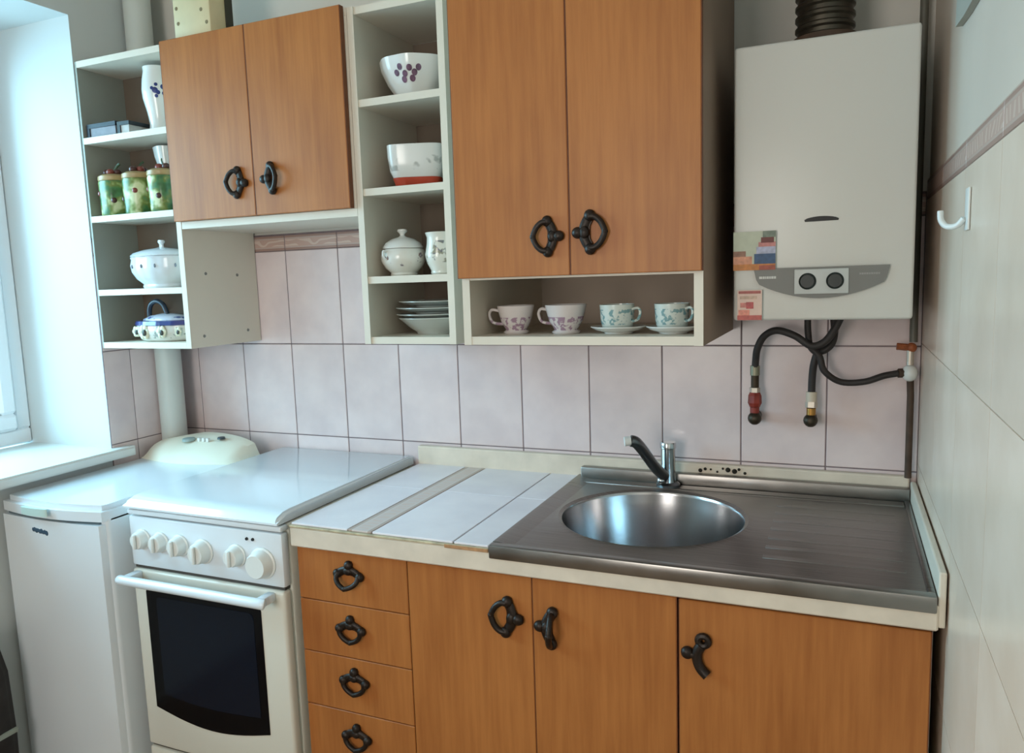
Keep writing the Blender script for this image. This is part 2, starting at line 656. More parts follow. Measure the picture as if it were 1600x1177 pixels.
# right wall tiles: lines at z = 0.32, 0.62, 0.93, 1.215, 1.543 and border
rz = [(0.04, 0.34), (0.34, 0.64), (0.64, 0.935), (0.935, 1.217), (1.217, 1.540)]
ys = [-0.3 * k for k in range(0, 10)]
for z0, z1 in rz + [(1.540, 1.584)]:
    m = BORDER_Z if z0 > 1.5 else TILE_R
    for a, b in zip(ys[1:], ys):
        share('border_tile' if z0 > 1.5 else 'tile', tile_mesh(b - a - 0.0014, z1 - z0 - 0.002, 'x', m), wr, (XR + 0.00225, a + 0.0007, z0 + 0.001))
# left wall tiles between the reveal and the corner
for z0, z1, m, nm in rows:
    for a, b in ((-0.2, 0.0), (RV, -0.2)):
        share(nm, tile_mesh(b - a - G, z1 - z0 - G, 'x', m), wl, (XL - 0.00225, a + G / 2, z0 + G / 2))

# window in the left wall
wz0 = 0.905
w1 = struct(thing('window_1', (XW, (RV + WY1) / 2, wz0), 'white framed kitchen window at the left', 'window'))
del w1['category']
FR = 0.075


def frame_ring(x0, x1, y0, y1, z0, z1, w, bev=0.006):
    bm = bmesh.new()
    add_box(bm, x0, x1, y0, y1, z0, z0 + w, bev)
    add_box(bm, x0, x1, y0, y1, z1 - w, z1, bev)
    add_box(bm, x0, x1, y0, y0 + w, z0 + w, z1 - w, bev)
    add_box(bm, x0, x1, y1 - w, y1, z0 + w, z1 - w, bev)
    return bm


obj('window_frame', frame_ring(XW - 0.07, XW, WY1, RV, wz0, WZ1, 0.05), UPVC, w1)
ym = (RV + WY1) / 2
for (a, b) in ((WY1 + 0.05, ym - 0.02), (ym + 0.02, RV - 0.05)):
    s_ = obj('window_sash', frame_ring(XW - 0.05, XW + 0.015, a, b, wz0 + 0.05, WZ1 - 0.05, 0.055, 0.01), UPVC, w1)
    obj('seal', frame_ring(XW - 0.02, XW + 0.002, a + 0.054, b - 0.054, wz0 + 0.104, WZ1 - 0.104, 0.008, 0), DARKGAP, s_)
    gm = bpy.data.materials.get('pane_glass')
    if not gm:
        gm, nt, p = nodes_of('pane_glass')
        tr = nt.nodes.new('ShaderNodeBsdfTransparent')
        gl = nt.nodes.new('ShaderNodeBsdfGlossy')
        gl.inputs['Roughness'].default_value = 0.02
        lw = nt.nodes.new('ShaderNodeLayerWeight')
        pw = nt.nodes.new('ShaderNodeMath')
        pw.operation = 'POWER'
        pw.inputs[1].default_value = 4.0
        nt.links.new(lw.outputs['Facing'], pw.inputs[0])
        fr = nt.nodes.new('ShaderNodeMath')
        fr.operation = 'MULTIPLY_ADD'
        fr.inputs[1].default_value = 0.45
        fr.inputs[2].default_value = 0.03
        nt.links.new(pw.outputs[0], fr.inputs[0])
        ms = nt.nodes.new('ShaderNodeMixShader')
        nt.links.new(fr.outputs[0], ms.inputs[0])
        nt.links.new(tr.outputs[0], ms.inputs[1])
        nt.links.new(gl.outputs[0], ms.inputs[2])
        nt.links.new(ms.outputs[0], nt.nodes['Material Output'].inputs['Surface'])
    obj('pane', box(XW - 0.025, XW - 0.018, a + 0.05, b - 0.05, wz0 + 0.1, WZ1 - 0.1), gm, s_)
obj('mullion', box(XW - 0.07, XW, ym - 0.025, ym + 0.025, wz0 + 0.05, WZ1 - 0.05, 0.004), UPVC, w1)
# windowsill with a short horn past the reveal corner
sill = [(XW, WY1), (-0.045, WY1), (-0.045, -0.245), (XL + 0.001, -0.245), (XL + 0.001, RV), (XW, RV)]
bm = prism(sill, 0.873, 0.903)
bmesh.ops.bevel(bm, geom=[e for e in bm.edges if abs(e.verts[0].co.x + 0.045) < 1e-5 and abs(e.verts[1].co.x + 0.045) < 1e-5], offset=0.006, segments=2, affect='EDGES')
struct(obj('trim_1', bm, PLASTIC), 'white windowsill board under the window')


# ------------------------------------------------------------------ ornate black handles
def handle_bm(bail=0.0, broken=False, ring=True):
    """local frame: x toward the bail, z along the plate, y = -out of the door. About 0.062 x 0.082 m"""
    bm = bmesh.new()

    def lobes():
        H = [(-0.031, 0.007), (-0.019, 0.0085), (-0.012, 0.017), (-0.006, 0.035), (0.002, 0.040), (0.010, 0.034), (0.008, 0.022), (0.003, 0.012)]
        add_prism(bm, H + [(0.002, 0.0)] + [(a, -b) for a, b in H[::-1]], -0.006, -0.0002, 'y')
        # plate: trefoil of top lobe, bottom lobe and nub at -x, waisted between them
        add_tube(bm, [(0.002, -0.004, 0.03), (-0.006, -0.005, 0.018), (-0.011, -0.006, 0.0), (-0.006, -0.005, -0.018), (0.002, -0.004, -0.03)], 0.0095, 10, sub=4, flat=0.6)
        add_ball(bm, (0.003, -0.006, 0.032), 0.0118, 12, (1, 0.8, 1))
        add_ball(bm, (0.003, -0.006, -0.032), 0.0118, 12, (1, 0.8, 1))
        add_ball(bm, (-0.022, -0.006, 0), 0.012, 12, (1.05, 0.8, 0.95))
        add_tube(bm, [(-0.026, -0.005, 0), (-0.006, -0.006, 0)], 0.011, 10, flat=0.6)
        add_ball(bm, (-0.008, -0.008, 0), 0.0105, 12, (1, 0.7, 1.25))
    if not broken:
        lobes()
        if ring:
            # bail hinged on the two lobes; bail = swing angle out of the door plane
            ca, sa = math.cos(bail), math.sin(bail)
            P = [(0.003, 0.03), (0.014, 0.029), (0.025, 0.02), (0.032, 0.007), (0.0335, 0.0), (0.032, -0.007), (0.025, -0.02), (0.014, -0.029), (0.003, -0.03)]
            add_tube(bm, [(0.003 + (a - 0.003) * ca, -0.010 - (a - 0.003) * sa, b) for a, b in P], 0.0062, 10, sub=4)
            add_ball(bm, (0.003 + 0.031 * ca, -0.010 - 0.031 * sa, 0), 0.0068, 10)
    else:
        # bail broken away: bored top eye, nub and a bent lower arm
        pts = [(0.004 + 0.009 * math.cos(2 * PI * k / 16), -0.006, 0.03 + 0.009 * math.sin(2 * PI * k / 16)) for k in range(16)]
        add_tube(bm, pts, 0.0064, 8, closed=True)
        add_tube(bm, [(0.001, -0.006, 0.022), (-0.006, -0.006, 0.008), (-0.006, -0.006, -0.008), (0.0, -0.007, -0.022), (0.012, -0.01, -0.032)], 0.0095, 10, sub=4)
        add_ball(bm, (-0.024, -0.006, 0.004), 0.0118, 12, (1, 0.8, 1))
        add_tube(bm, [(-0.024, -0.006, 0.004), (-0.004, -0.006, 0.0)], 0.0075, 10)
    return bm


def handle(door, cx, y, cz, mode, bail=0.0, broken=False, rot=0.0, s=1.0):
    """mode: 'L' bail toward -x, 'R' bail toward +x, 'D' bail hangs down"""
    bm = handle_bm(bail, broken)
    a = {'R': 0.0, 'L': PI, 'D': PI / 2}[mode] + rot
    for v in bm.verts:
        x, yy, z = v.co * s
        v.co = (cx + x * math.cos(a) + z * math.sin(a), y + yy, cz - x * math.sin(a) + z * math.cos(a))
    bmesh.ops.recalc_face_normals(bm, faces=bm.faces)
    h = obj('handle', bm, BLACK, door, smooth=True)
    h['label'] = 'ornate black iron pull'
    return h


def door(parent, x0, x1, z0, z1, yback, t=0.017, nm='door', edge=True, g=0.0015):
    d = obj(nm, box(x0 + g, x1 - g, yback - t, yback, z0 + g, z1 - g, 0.0015), WOOD, parent)
    if edge:
        e = 0.0012
        obj('edge_band', box(x0 + g - e, x0 + g + 0.0002, yback - t + 0.001, yback - 0.0005, z0 + g, z1 - g), WOOD_EDGE, d)
        obj('edge_band', box(x1 - g - 0.0002, x1 - g + e, yback - t + 0.001, yback - 0.0005, z0 + g, z1 - g), WOOD_EDGE, d)
    return d


# ------------------------------------------------------------------ base units
YB = -0.583            # carcass front; door faces at y = -0.60
dc = thing('drawer_cabinet', (1.01, -0.3, 0.0), 'oak drawer unit with four black pulls between the cooker and the cupboards', 'cabinet')


def carcass(parent, x0, x1, z0, z1, y0, y1, t=0.016, zl=None, zr=None):
    obj('side_panel', box(x0, x0 + t, y0, y1, z0, zl or z1), LAM, parent)
    obj('side_panel', box(x1 - t, x1, y0, y1, z0, zr or z1), LAM, parent)
    obj('bottom_board', box(x0 + t, x1 - t, y0, y1, z0 + 0.08, z0 + 0.08 + t), LAM, parent)
    obj('back_panel', box(x0 + t, x1 - t, y1 - 0.006, y1, z0 + 0.1, z1), LAM_BACK, parent)
    obj('plinth', box(x0 + t, x1 - t, y0 + 0.04, y0 + 0.056, z0, z0 + 0.079), DARKGAP, parent)


carcass(dc, 0.863, 1.164, 0, 0.79, YB, -0.03)
dz = [(0.665, 0.791), (0.536, 0.665), (0.401, 0.536), (0.262, 0.401), (0.09, 0.262)]
hz = [(1.013, 0.742), (1.009, 0.611), (1.011, 0.484), (1.008, 0.345), (1.010, 0.19)]
for i, ((z0, z1), (hx, hh)) in enumerate(zip(dz, hz)):
    d = door(dc, 0.867, 1.1648, z0, z1, YB, nm='drawer', edge=False, g=0.0009)
    handle(d, hx, YB - 0.017, hh, 'D', bail=[0.5, 0.0, 0.0, 0.05, 0][i], s=0.94, rot=[0.05, 0, 0.02, 0.04, 0][i])

bc = thing('base_cabinet', (1.46, -0.3, 0.0), 'two-door oak base cupboard right of the drawers with facing black pulls', 'cabinet')
carcass(bc, 1.166, 1.754, 0, 0.79, YB, -0.03, zr=0.64)
d = door(bc, 1.1648, 1.459, 0.09, 0.790, YB, edge=False, g=0.0009)
handle(d, 1.406, YB - 0.017, 0.699, 'L', bail=0.05, s=1.05, rot=0.08)
d = door(bc, 1.459, 1.7545, 0.09, 0.790, YB, g=0.0013)
handle(d, 1.500, YB - 0.017, 0.690, 'R', bail=1.4, s=1.05, rot=0.05)

sc_ = thing('sink_cabinet', (1.97, -0.3, 0.0), 'single-door oak cupboard under the drainer with a broken black pull', 'cabinet')
carcass(sc_, 1.756, 2.182, 0, 0.79, YB, -0.03, zl=0.64)
d = door(sc_, 1.757, 2.180, 0.09, 0.788, YB)
handle(d, 1.800, YB - 0.017, 0.681, 'R', broken=True, s=1.05)

# ------------------------------------------------------------------ worktop with inlaid tiles
wt = thing('worktop', (1.5, -0.3, 0.795), 'cream edged worktop inlaid with white tiles beside the sink', 'worktop')
obj('board', box(0.863, 1.372, -0.600, -0.012, 0.797, 0.843), CREAM, wt)
bm = bmesh.new()
add_box(bm, 0.863, 2.186, -0.616, -0.6005, 0.795, 0.8405, 0.003)
obj('front_edge', bm, CREAM, wt)
obj('support_rail', box(1.374, 2.184, -0.598, -0.582, 0.797, 0.826), CREAM, wt)
obj('edge_chip', box(1.27, 1.372, -0.6185, -0.6165, 0.838, 0.846, 0.001), mat('raw_chipboard', lin(176, 132, 92), 0.8, var=0.4, vscale=60), wt)
obj('tile_lip', box(0.863, 1.372, -0.617, -0.601, 0.8410, 0.846, 0.001), mat('worn_lip', lin(190, 176, 146), 0.7, var=0.35, vscale=45), wt)
ct = [(0.866, 1.023, -0.612, -0.272), (0.866, 1.023, -0.270, -0.014), (1.087, 1.288, -0.612, -0.272), (1.087, 1.288, -0.270, -0.014), (1.290, 1.371, -0.612, -0.272), (1.290, 1.371, -0.270, -0.014)]
for x0, x1, y0, y1 in ct:
    obj('tile', box(x0 + 0.0008, x1 - 0.0008, y0, y1, 0.8465, 0.8515, 0.001), CTILE, wt, origin=(x0, y0, 0.8465))
for y0, y1 in ((-0.612, -0.272), (-0.270, -0.014)):
    obj('border_tile', box(1.0245, 1.0855, y0, y1, 0.8465, 0.8513, 0.001), BORDER_X, wt, origin=(1.0245, y0, 0.8465))
obj('tile_bed', box(0.864, 1.372, -0.6, -0.013, 0.8432, 0.8462), GROUT_R, wt)
# upstand strips against the walls
obj('back_upstand', box(0.863, 2.183, -0.022, -0.001, 0.8435, 0.906, 0.004, 2), CREAM, wt)
obj('side_upstand', box(2.1845, 2.1965, -0.612, -0.024, 0.8, 0.896, 0.003, 2), LAM, wt)
for k in range(9):
    bm = bmesh.new()
    add_ball(bm, (1.70 + k * 0.014 + random.random() * 0.006, -0.0232, 0.887 + random.random() * 0.012), 0.0025 + random.random() * 0.004, 8)
    obj('mould_spot', bm, mat('mould', lin(44, 40, 32), 0.9), wt, smooth=True)

# ------------------------------------------------------------------ sink
sk = thing('sink', (1.78, -0.3, 0.826), 'stainless steel sink with round bowl and drainer set in the worktop', 'sink')
SX0, SX1, SY0, SY1, SZ = 1.3735, 2.183, -0.618, -0.023, 0.8525
BX, BY, BR = 1.642, -0.318, 0.203
bm = bmesh.new()
N = 64
# top sheet: ring of the bowl edge joined out to a rectangle
rect = []
for i in range(N):
    a = 2 * PI * i / N + 0.0001
    dx, dy = math.cos(a), math.sin(a)
    t = min(((SX1 if dx > 0 else SX0) - BX) / dx if abs(dx) > 1e-6 else 9, ((SY1 if dy > 0 else SY0) - BY) / dy if abs(dy) > 1e-6 else 9)
    rect.append((BX + dx * t, BY + dy * t))
# snap nearest points to corners
for cx_, cy_ in ((SX0, SY0), (SX0, SY1), (SX1, SY0), (SX1, SY1)):
    k = min(range(N), key=lambda q: (rect[q][0] - cx_) ** 2 + (rect[q][1] - cy_) ** 2)
    rect[k] = (cx_, cy_)
inner = [bm.verts.new((BX + BR * math.cos(2 * PI * i / N + 0.0001), BY + BR * math.sin(2 * PI * i / N + 0.0001), SZ - 0.003)) for i in range(N)]
rim = [bm.verts.new((BX + (BR + 0.008) * math.cos(2 * PI * i / N + 0.0001), BY + (BR + 0.008) * math.sin(2 * PI * i / N + 0.0001), SZ + 0.0015)) for i in range(N)]
rim2 = [bm.verts.new((BX + (BR + 0.02) * math.cos(2 * PI * i / N + 0.0001), BY + (BR + 0.02) * math.sin(2 * PI * i / N + 0.0001), SZ - 0.002)) for i in range(N)]
outer = [bm.verts.new((x, y, SZ - 0.002)) for x, y in rect]
skirt = [bm.verts.new((x, y, SZ - 0.012)) for x, y in rect]
for A, B in ((inner, rim), (rim, rim2), (rim2, outer), (outer, skirt)):
    for i in range(N):
        j = (i + 1) % N
        bm.faces.new((A[i], A[j], B[j], B[i]))
bmesh.ops.recalc_face_normals(bm, faces=bm.faces)
top = obj('sink_top', bm, STEEL, sk, smooth=True)
# raised surround: rolled edges front, left, back and right
bm = bmesh.new()
add_box(bm, SX0, SX1, SY0 - 0.002, SY0 + 0.022, SZ - 0.026, SZ + 0.003, 0.003, 2)
add_prism(bm, [(SX0, SZ - 0.012), (SX0, SZ + 0.003), (SX0 + 0.012, SZ + 0.004), (SX0 + 0.05, SZ - 0.003), (SX0 + 0.05, SZ - 0.012)], SY0 + 0.022, SY1, 'y')
add_box(bm, SX1 - 0.012, SX1, SY0 + 0.022, SY1, SZ - 0.012, SZ + 0.003, 0.003, 2)
obj('rolled_edge', bm, STEEL, sk, smooth=True)
bm = bmesh.new()
add_box(bm, SX0 + 0.012, SX1, SY1 - 0.024, SY1, SZ - 0.006, SZ + 0.030, 0.004, 2)
add_box(bm, SX0 + 0.02, SX1 - 0.012, SY1 - 0.062, SY1 - 0.026, SZ - 0.008, SZ + 0.0005, 0.002, 1)
obj('back_rim', bm, STEEL, sk, smooth=True)
# drainer grooves
for k in range(7):
    y = -0.50 + k * 0.058
    obj('drainer_rib', box(1.90, 2.145, y - 0.009, y + 0.009, SZ - 0.006, SZ - 0.0014, 0.0005, 1), STEEL, sk, smooth=True)
prof = [(BR, SZ - 0.003), (BR - 0.0015, SZ - 0.006), (BR - 0.002, SZ - 0.010)] + [(BR - 0.002 - 0.024 * k / 8, SZ - 0.010 - 0.14 * k / 8) for k in range(1, 9)] + [(BR - 0.0265 - 0.03 * (1 - math.cos(PI / 2 * k / 6)), SZ - 0.150 - 0.034 * math.sin(PI / 2 * k / 6)) for k in range(1, 7)] + [(0.1, SZ - 0.186), (0.05, SZ - 0.187), (0.0, SZ - 0.188)]
obj('bowl', lathe(prof, 64, (BX, BY, 0)), BOWL, sk, smooth=True)
bm = lathe([(0, 0), (0.034, 0), (0.038, 0.003), (0.034, 0.004), (0.026, 0.0015), (0, 0.001)], 28, (BX, BY, SZ - 0.1875))
obj('drain', bm, CHROME, sk, smooth=True)

# ------------------------------------------------------------------ faucet
FX, FY, FZ = 1.628, -0.066, SZ + 0.001
fc = thing('faucet', (FX, FY, FZ), 'chrome mixer tap with a rising spout standing behind the sink bowl', 'faucet')
obj('base', lathe([(0, 0), (0.030, 0), (0.030, 0.006), (0.024, 0.011), (0, 0.011)], 28, (FX, FY, FZ)), CHROME_D, fc, smooth=True)
obj('body', lathe([(0, 0.0112), (0.0195, 0.0112), (0.0185, 0.02), (0.0185, 0.098), (0.0205, 0.1), (0.0205, 0.112), (0.019, 0.115), (0, 0.115)], 28, (FX, FY, FZ)), CHROME, fc, smooth=True)
sp = obj('spout', tube([(FX - 0.004, FY - 0.02, FZ + 0.028), (FX - 0.022, FY - 0.055, FZ + 0.062), (FX - 0.041, FY - 0.095, FZ + 0.11), (FX - 0.053, FY - 0.120, FZ + 0.136), (FX - 0.064, FY - 0.128, FZ + 0.141)], 0.0145, 16, sub=5, flat=0.85), CHROME_D, fc, smooth=True)
obj('aerator', tube([(FX - 0.064, FY - 0.128, FZ + 0.141), (FX - 0.078, FY - 0.134, FZ + 0.140)], 0.0118, 16), PLASTIC, sp, smooth=True)
bm = bmesh.new()
add_ball(bm, (FX - 0.012, FY - 0.028, FZ + 0.02), 0.011, 14)
obj('spout_joint', bm, CHROME, fc, smooth=True)

# ------------------------------------------------------------------ cooker
SO0, SO1, SF = 0.352, 0.846, -0.628
st = thing('cooker', (0.6, -0.3, 0), 'white freestanding cooker with closed lid, six knobs and dark oven window', 'cooker')
obj('body', box(SO0, SO1, SF + 0.03, -0.012, 0.04, 0.842, 0.006, 2), ENAMEL2, st, smooth=True)
for fx in (SO0 + 0.04, SO1 - 0.04):
    for fy in (SF + 0.08, -0.06):
        obj('foot', lathe([(0, 0), (0.02, 0), (0.018, 0.041), (0, 0.041)], 14, (fx, fy, 0)), DARKGAP, st)
# lid with rounded front edge
pr = [(-0.014, 0.846), (-0.014, 0.868), (-0.02, 0.872), (-0.575, 0.872), (-0.600, 0.870), (-0.622, 0.862), (-0.632, 0.851), (-0.632, 0.846)]
bm = prism(pr, SO0 - 0.006, SO1 - 0.004, 'x')
bmesh.ops.bevel(bm, geom=[e for e in bm.edges if abs(e.verts[0].co.x - e.verts[1].co.x) < 1e-6 and e.verts[0].co.z > 0.86 and e.verts[1].co.z > 0.86 and (abs(e.verts[0].co.y - e.verts[1].co.y) > 0.01)], offset=0.008, segments=3, affect='EDGES')
lid = obj('lid', bm, ENAMEL, st, smooth=True)
obj('lid_gap', box(SO0 + 0.006, SO1 - 0.01, SF + 0.008, -0.02, 0.8425, 0.8458), DARKGAP, st)
obj('top_rail', box(SO0, SO1, SF + 0.002, SF + 0.029, 0.828, 0.842, 0.004, 2), ENAMEL, st, smooth=True)
pn = obj('control_panel', box(SO0 + 0.001, SO1 - 0.001, SF + 0.004, SF + 0.029, 0.692, 0.824, 0.006, 2), ENAMEL, st, smooth=True)
obj('panel_gap', box(SO0 + 0.006, SO1 - 0.006, SF + 0.010, SF + 0.029, 0.685, 0.6915), DARKGAP, st)
for kx, kz, kr, kd in ((0.400, 0.766, 0.024, 0.024), (0.462, 0.764, 0.024, 0.024), (0.527, 0.763, 0.025, 0.026), (0.602, 0.756, 0.028, 0.03), (0.708, 0.758, 0.025, 0.026), (0.786, 0.748, 0.034, 0.03)):
    bm = lathe([(0, 0), (kr * 1.12, 0), (kr * 1.12, 0.003), (kr, 0.005), (kr * 0.9, kd * 0.8), (kr * 0.8, kd), (0, kd)], 28)
    for v in bm.verts:
        v.co = (kx + v.co.x, SF + 0.0035 - v.co.z, kz + v.co.y)
    bmesh.ops.recalc_face_normals(bm, faces=bm.faces)
    k = obj('knob', bm, PLASTIC, st, smooth=True)
    if kr < 0.03:
        obj('grip', box(kx - 0.005, kx + 0.005, SF + 0.0035 - kd - 0.008, SF + 0.0035 - kd, kz - kr * 0.78, kz + kr * 0.78, 0.003, 2), PLASTIC, k, smooth=True)
for kx in (0.742, 0.760):
    bm = lathe([(0, 0), (0.0042, 0), (0.0035, 0.003), (0, 0.0036)], 12)
    for v in bm.verts:
        v.co = (kx + v.co.x, SF + 0.0038 - v.co.z, 0.803 + v.co.y)
    bmesh.ops.recalc_face_normals(bm, faces=bm.faces)
    obj('pilot_light', bm, mat('pilot_dark', lin(36, 40, 44), 0.3), st, smooth=True)
# oven door, slightly bowed outward
od = obj('oven_door', box(SO0 + 0.002, SO1 - 0.002, SF, SF + 0.0285, 0.197, 0.684, 0.008, 3), ENAMEL2, st, smooth=True)


def window_outline(x0, x1, zt, zb, sag, r=0.012, n=14):
    pts = [(x0, zt - r), (x0 + r * 0.3, zt - r * 0.3), (x0 + r, zt), (x1 - r, zt), (x1 - r * 0.3, zt - r * 0.3), (x1, zt - r)]
    for k in range(n + 1):
        t = k / n
        pts.append((x1 + (x0 - x1) * t, zb - sag * math.sin(PI * t)))
    return pts


obj('window_border', prism(window_outline(0.398, 0.772, 0.640, 0.312, 0.030), SF - 0.0015, SF + 0.004, 'y'), OVENFRAME, od)
obj('window_glass', prism(window_outline(0.432, 0.748, 0.618, 0.352, 0.010), SF - 0.0022, SF + 0.002, 'y'), GLASSBLK, od)
bm = bmesh.new()
add_tube(bm, [(SO0 + 0.012, SF - 0.046, 0.671), (SO0 + 0.06, SF - 0.048, 0.672), (SO1 - 0.07, SF - 0.048, 0.672), (SO1 - 0.022, SF - 0.046, 0.671)], 0.0125, 14, sub=4)
add_box(bm, SO0 + 0.016, SO0 + 0.04, SF - 0.048, SF + 0.001, 0.660, 0.682, 0.005, 2)
add_box(bm, SO1 - 0.05, SO1 - 0.026, SF - 0.048, SF + 0.001, 0.660, 0.682, 0.005, 2)
obj('door_handle', bm, ENAMEL, od, smooth=True)
obj('drawer', box(SO0 + 0.002, SO1 - 0.002, SF + 0.002, SF + 0.0285, 0.05, 0.190, 0.006, 2), ENAMEL2, st, smooth=True)
obj('drawer_gap', box(SO0 + 0.006, SO1 - 0.006, SF + 0.01, SF + 0.0285, 0.1905, 0.1965), DARKGAP, st)

# ------------------------------------------------------------------ top loading washing machine
WX0, WX1, WF, WZ = -0.078, 0.312, -0.675, 0.852
wm = thing('washing_machine', (0.12, -0.33, 0), 'narrow white top-loading washing machine between the windowsill and the cooker', 'washing machine')
obj('body', box(WX0, WX1, WF + 0.02, -0.145, 0.02, 0.828, 0.012, 3), ENAMEL, wm, smooth=True)


def bowed(x0, x1, yf, yb, bow, n=14, r=0.03):
    pts = [(x0, yb), (x0, yf + r)]
    for k in range(n + 1):
        t = k / n
        x = x0 + 0.006 + (x1 - x0 - 0.012) * t
        pts.append((x, yf + r * 0.25 - bow * math.sin(PI * t)))
    pts += [(x1, yf + r), (x1, yb)]
    return pts


bm = prism(bowed(WX0, WX1, WF + 0.004, -0.152, 0.022), 0.812, WZ)
bmesh.ops.bevel(bm, geom=[e for e in bm.edges if e.verts[0].co.z > WZ - 0.001 and e.verts[1].co.z > WZ - 0.001], offset=0.014, segments=4, affect='EDGES')
ld = obj('lid', bm, ENAMEL, wm, smooth=True)
bm = prism(bowed(WX0 + 0.012, WX1 - 0.014, WF + 0.008, WF + 0.04, 0.012), 0.804, 0.8115)
obj('lid_seam', bm, mat('seam_grey', lin(90, 110, 118), 0.7), wm)
bm = prism(bowed(WX0 + 0.004, WX1 - 0.006, WF, WF + 0.045, 0.010, r=0.02), 0.05, 0.8035)
obj('front_panel', bm, ENAMEL, wm, smooth=True)
bm = bmesh.new()
add_prism(bm, [(0.0 + 0.05 * math.cos(2 * PI * k / 24) + 0.1, WF - 0.0222 + 0.006 * math.sin(2 * PI * k / 24)) for k in range(24)], 0.822, 0.842)
obj('lid_grip', bm, mat('grip_green', lin(190, 214, 208), 0.35), ld, smooth=True)
# maker's badge: illegible dark letters slanting on the front
bd = bmesh.new()
for k in range(9):
    x = 0.062 + k * 0.0066
    t = (x - WX0 - 0.01) / (WX1 - WX0 - 0.022)
    y = WF + 0.005 - 0.010 * math.sin(PI * t)
    add_ball(bd, (x, y, 0.774 - 0.0006 * k + 0.0016 * (k % 2)), 0.0052 + 0.0006 * (k % 3), 8, (1, 0.16, 1.1))
obj('badge', bd, mat('badge_blue', lin(50, 78, 100), 0.4), wm)
# control hump at the back: low wedge with bowed front
CPX0, CPX1 = WX0 + 0.004, WX1 - 0.006
bm = bmesh.new()
nx, ny = 20, 10
grid = []
for i in range(nx + 1):
    t = i / nx
    x = CPX0 + (CPX1 - CPX0) * t
    edge = min(1, math.sin(PI * t) ** 0.28 if 0 < t < 1 else 0)
    yf = -0.195 - 0.045 * math.sin(PI * min(1, t * 0.9 + 0.08))
    col = []
    for j in range(ny + 1):
        s = j / ny
        yb = -0.150 + 0.075 * min(1, max(0, (x - 0.02) / 0.06))
        y = yf + (yb - yf) * s
        z = 0.853 + 0.068 * edge * (1 - (1 - s) ** 1.8)
        col.append(bm.verts.new((x, y, z)))
    grid.append(col)
base = [[bm.verts.new((v.co.x, v.co.y, 0.829)) for v in c] for c in grid]
for i in range(nx):
    for j in range(ny):
        bm.faces.new((grid[i][j], grid[i + 1][j], grid[i + 1][j + 1], grid[i][j + 1]))
        bm.faces.new((base[i][j], base[i][j + 1], base[i + 1][j + 1], base[i + 1][j]))
for i in range(nx):
    bm.faces.new((grid[i][0], base[i][0], base[i + 1][0], grid[i + 1][0]))
    bm.faces.new((grid[i][ny], grid[i + 1][ny], base[i + 1][ny], base[i][ny]))
for j in range(ny):
    bm.faces.new((grid[0][j], grid[0][j + 1], base[0][j + 1], base[0][j]))
    bm.faces.new((grid[nx][j], base[nx][j], base[nx][j + 1], grid[nx][j + 1]))
bmesh.ops.recalc_face_normals(bm, faces=bm.faces)
cp = obj('control_panel', bm, CREAMPL, wm, smooth=True)
obj('program_dial', lathe([(0, 0), (0.021, 0), (0.02, 0.007), (0.017, 0.009), (0, 0.009)], 24, (0.082, -0.150, 0.906)), mat('dial_grey', lin(150, 170, 168), 0.4), cp, smooth=True)
obj('selector_button', lathe([(0, 0), (0.013, 0), (0.011, 0.006), (0, 0.007)], 20, (0.196, -0.125, 0.913)), mat('button_dark', lin(50, 66, 72), 0.4), cp, smooth=True)
for k in range(3):
    obj('push_button', box(0.118 + k * 0.018, 0.128 + k * 0.018, -0.150, -0.140, 0.905, 0.917, 0.001), PLASTIC, cp)

# ------------------------------------------------------------------ wall shelf beside the window (open)
T = 0.018
SHZ = [1.240, 1.402, 1.624, 1.856, 2.078]      # upper faces of the boards
ls = thing('corner_shelf', (0.1, -0.15, 1.222), 'open white shelf unit beside the window with five boards', 'shelf')
for k, z in enumerate(SHZ):
    pts = [(XL + 0.008, -0.298), (0.262, -0.298), (0.262, -0.136), (XL + 0.008, -0.136)]
    bm = prism(pts, z - T, z)
    obj('shelf_board', bm, LAM, ls)
obj('back_panel', box(XL + 0.008, 0.262, -0.1355, -0.1315, 1.222, 2.078), LAM_BACK, ls)
obj('side_panel', box(XL + 0.001, XL + 0.0075, -0.297, -0.132, 1.222, 2.078), LAM_G, ls)
sp_ = obj('side_panel', box(0.2625, 0.281, -0.298, -0.003, 1.222, 2.078), LAM, ls)
for (y, z) in ((-0.22, 1.44), (-0.09, 1.435), (-0.245, 1.255), (-0.06, 1.26)):
    bm = lathe([(0, 0), (0.005, 0), (0.004, 0.002), (0, 0.0025)], 10)
    for v in bm.verts:
        v.co = (0.281 + v.co.z, y + v.co.x, z + v.co.y)
    bmesh.ops.recalc_face_normals(bm, faces=bm.faces)
    obj('screw_cap', bm, GREYPL, sp_)

# ------------------------------------------------------------------ two-door wall cupboard
wa = thing('wall_cupboard', (0.58, -0.15, 1.567), 'short two-door oak wall cupboard above the open tiled niche', 'cabinet')
obj('bottom_board', box(0.2815, 0.8835, -0.297, -0.003, 1.567, 1.587), LAM, wa)
obj('top_board', box(0.2815, 0.8835, -0.297, -0.003, 2.058, 2.076), LAM, wa)
obj('side_panel', box(0.867, 0.8835, -0.297, -0.003, 1.5875, 2.0575), LAM, wa)
obj('back_panel', box(0.282, 0.866, -0.008, -0.003, 1.588, 2.057), LAM_BACK, wa)
d = door(wa, 0.272, 0.572, 1.586, 2.081, -0.2985)
handle(d, 0.521, -0.3155, 1.677, 'L', bail=0.15, s=1.0, rot=0.1)
d = door(wa, 0.572, 0.876, 1.586, 2.081, -0.2985)
handle(d, 0.632, -0.3155, 1.680, 'R', bail=0.45, s=1.0, rot=-0.05)

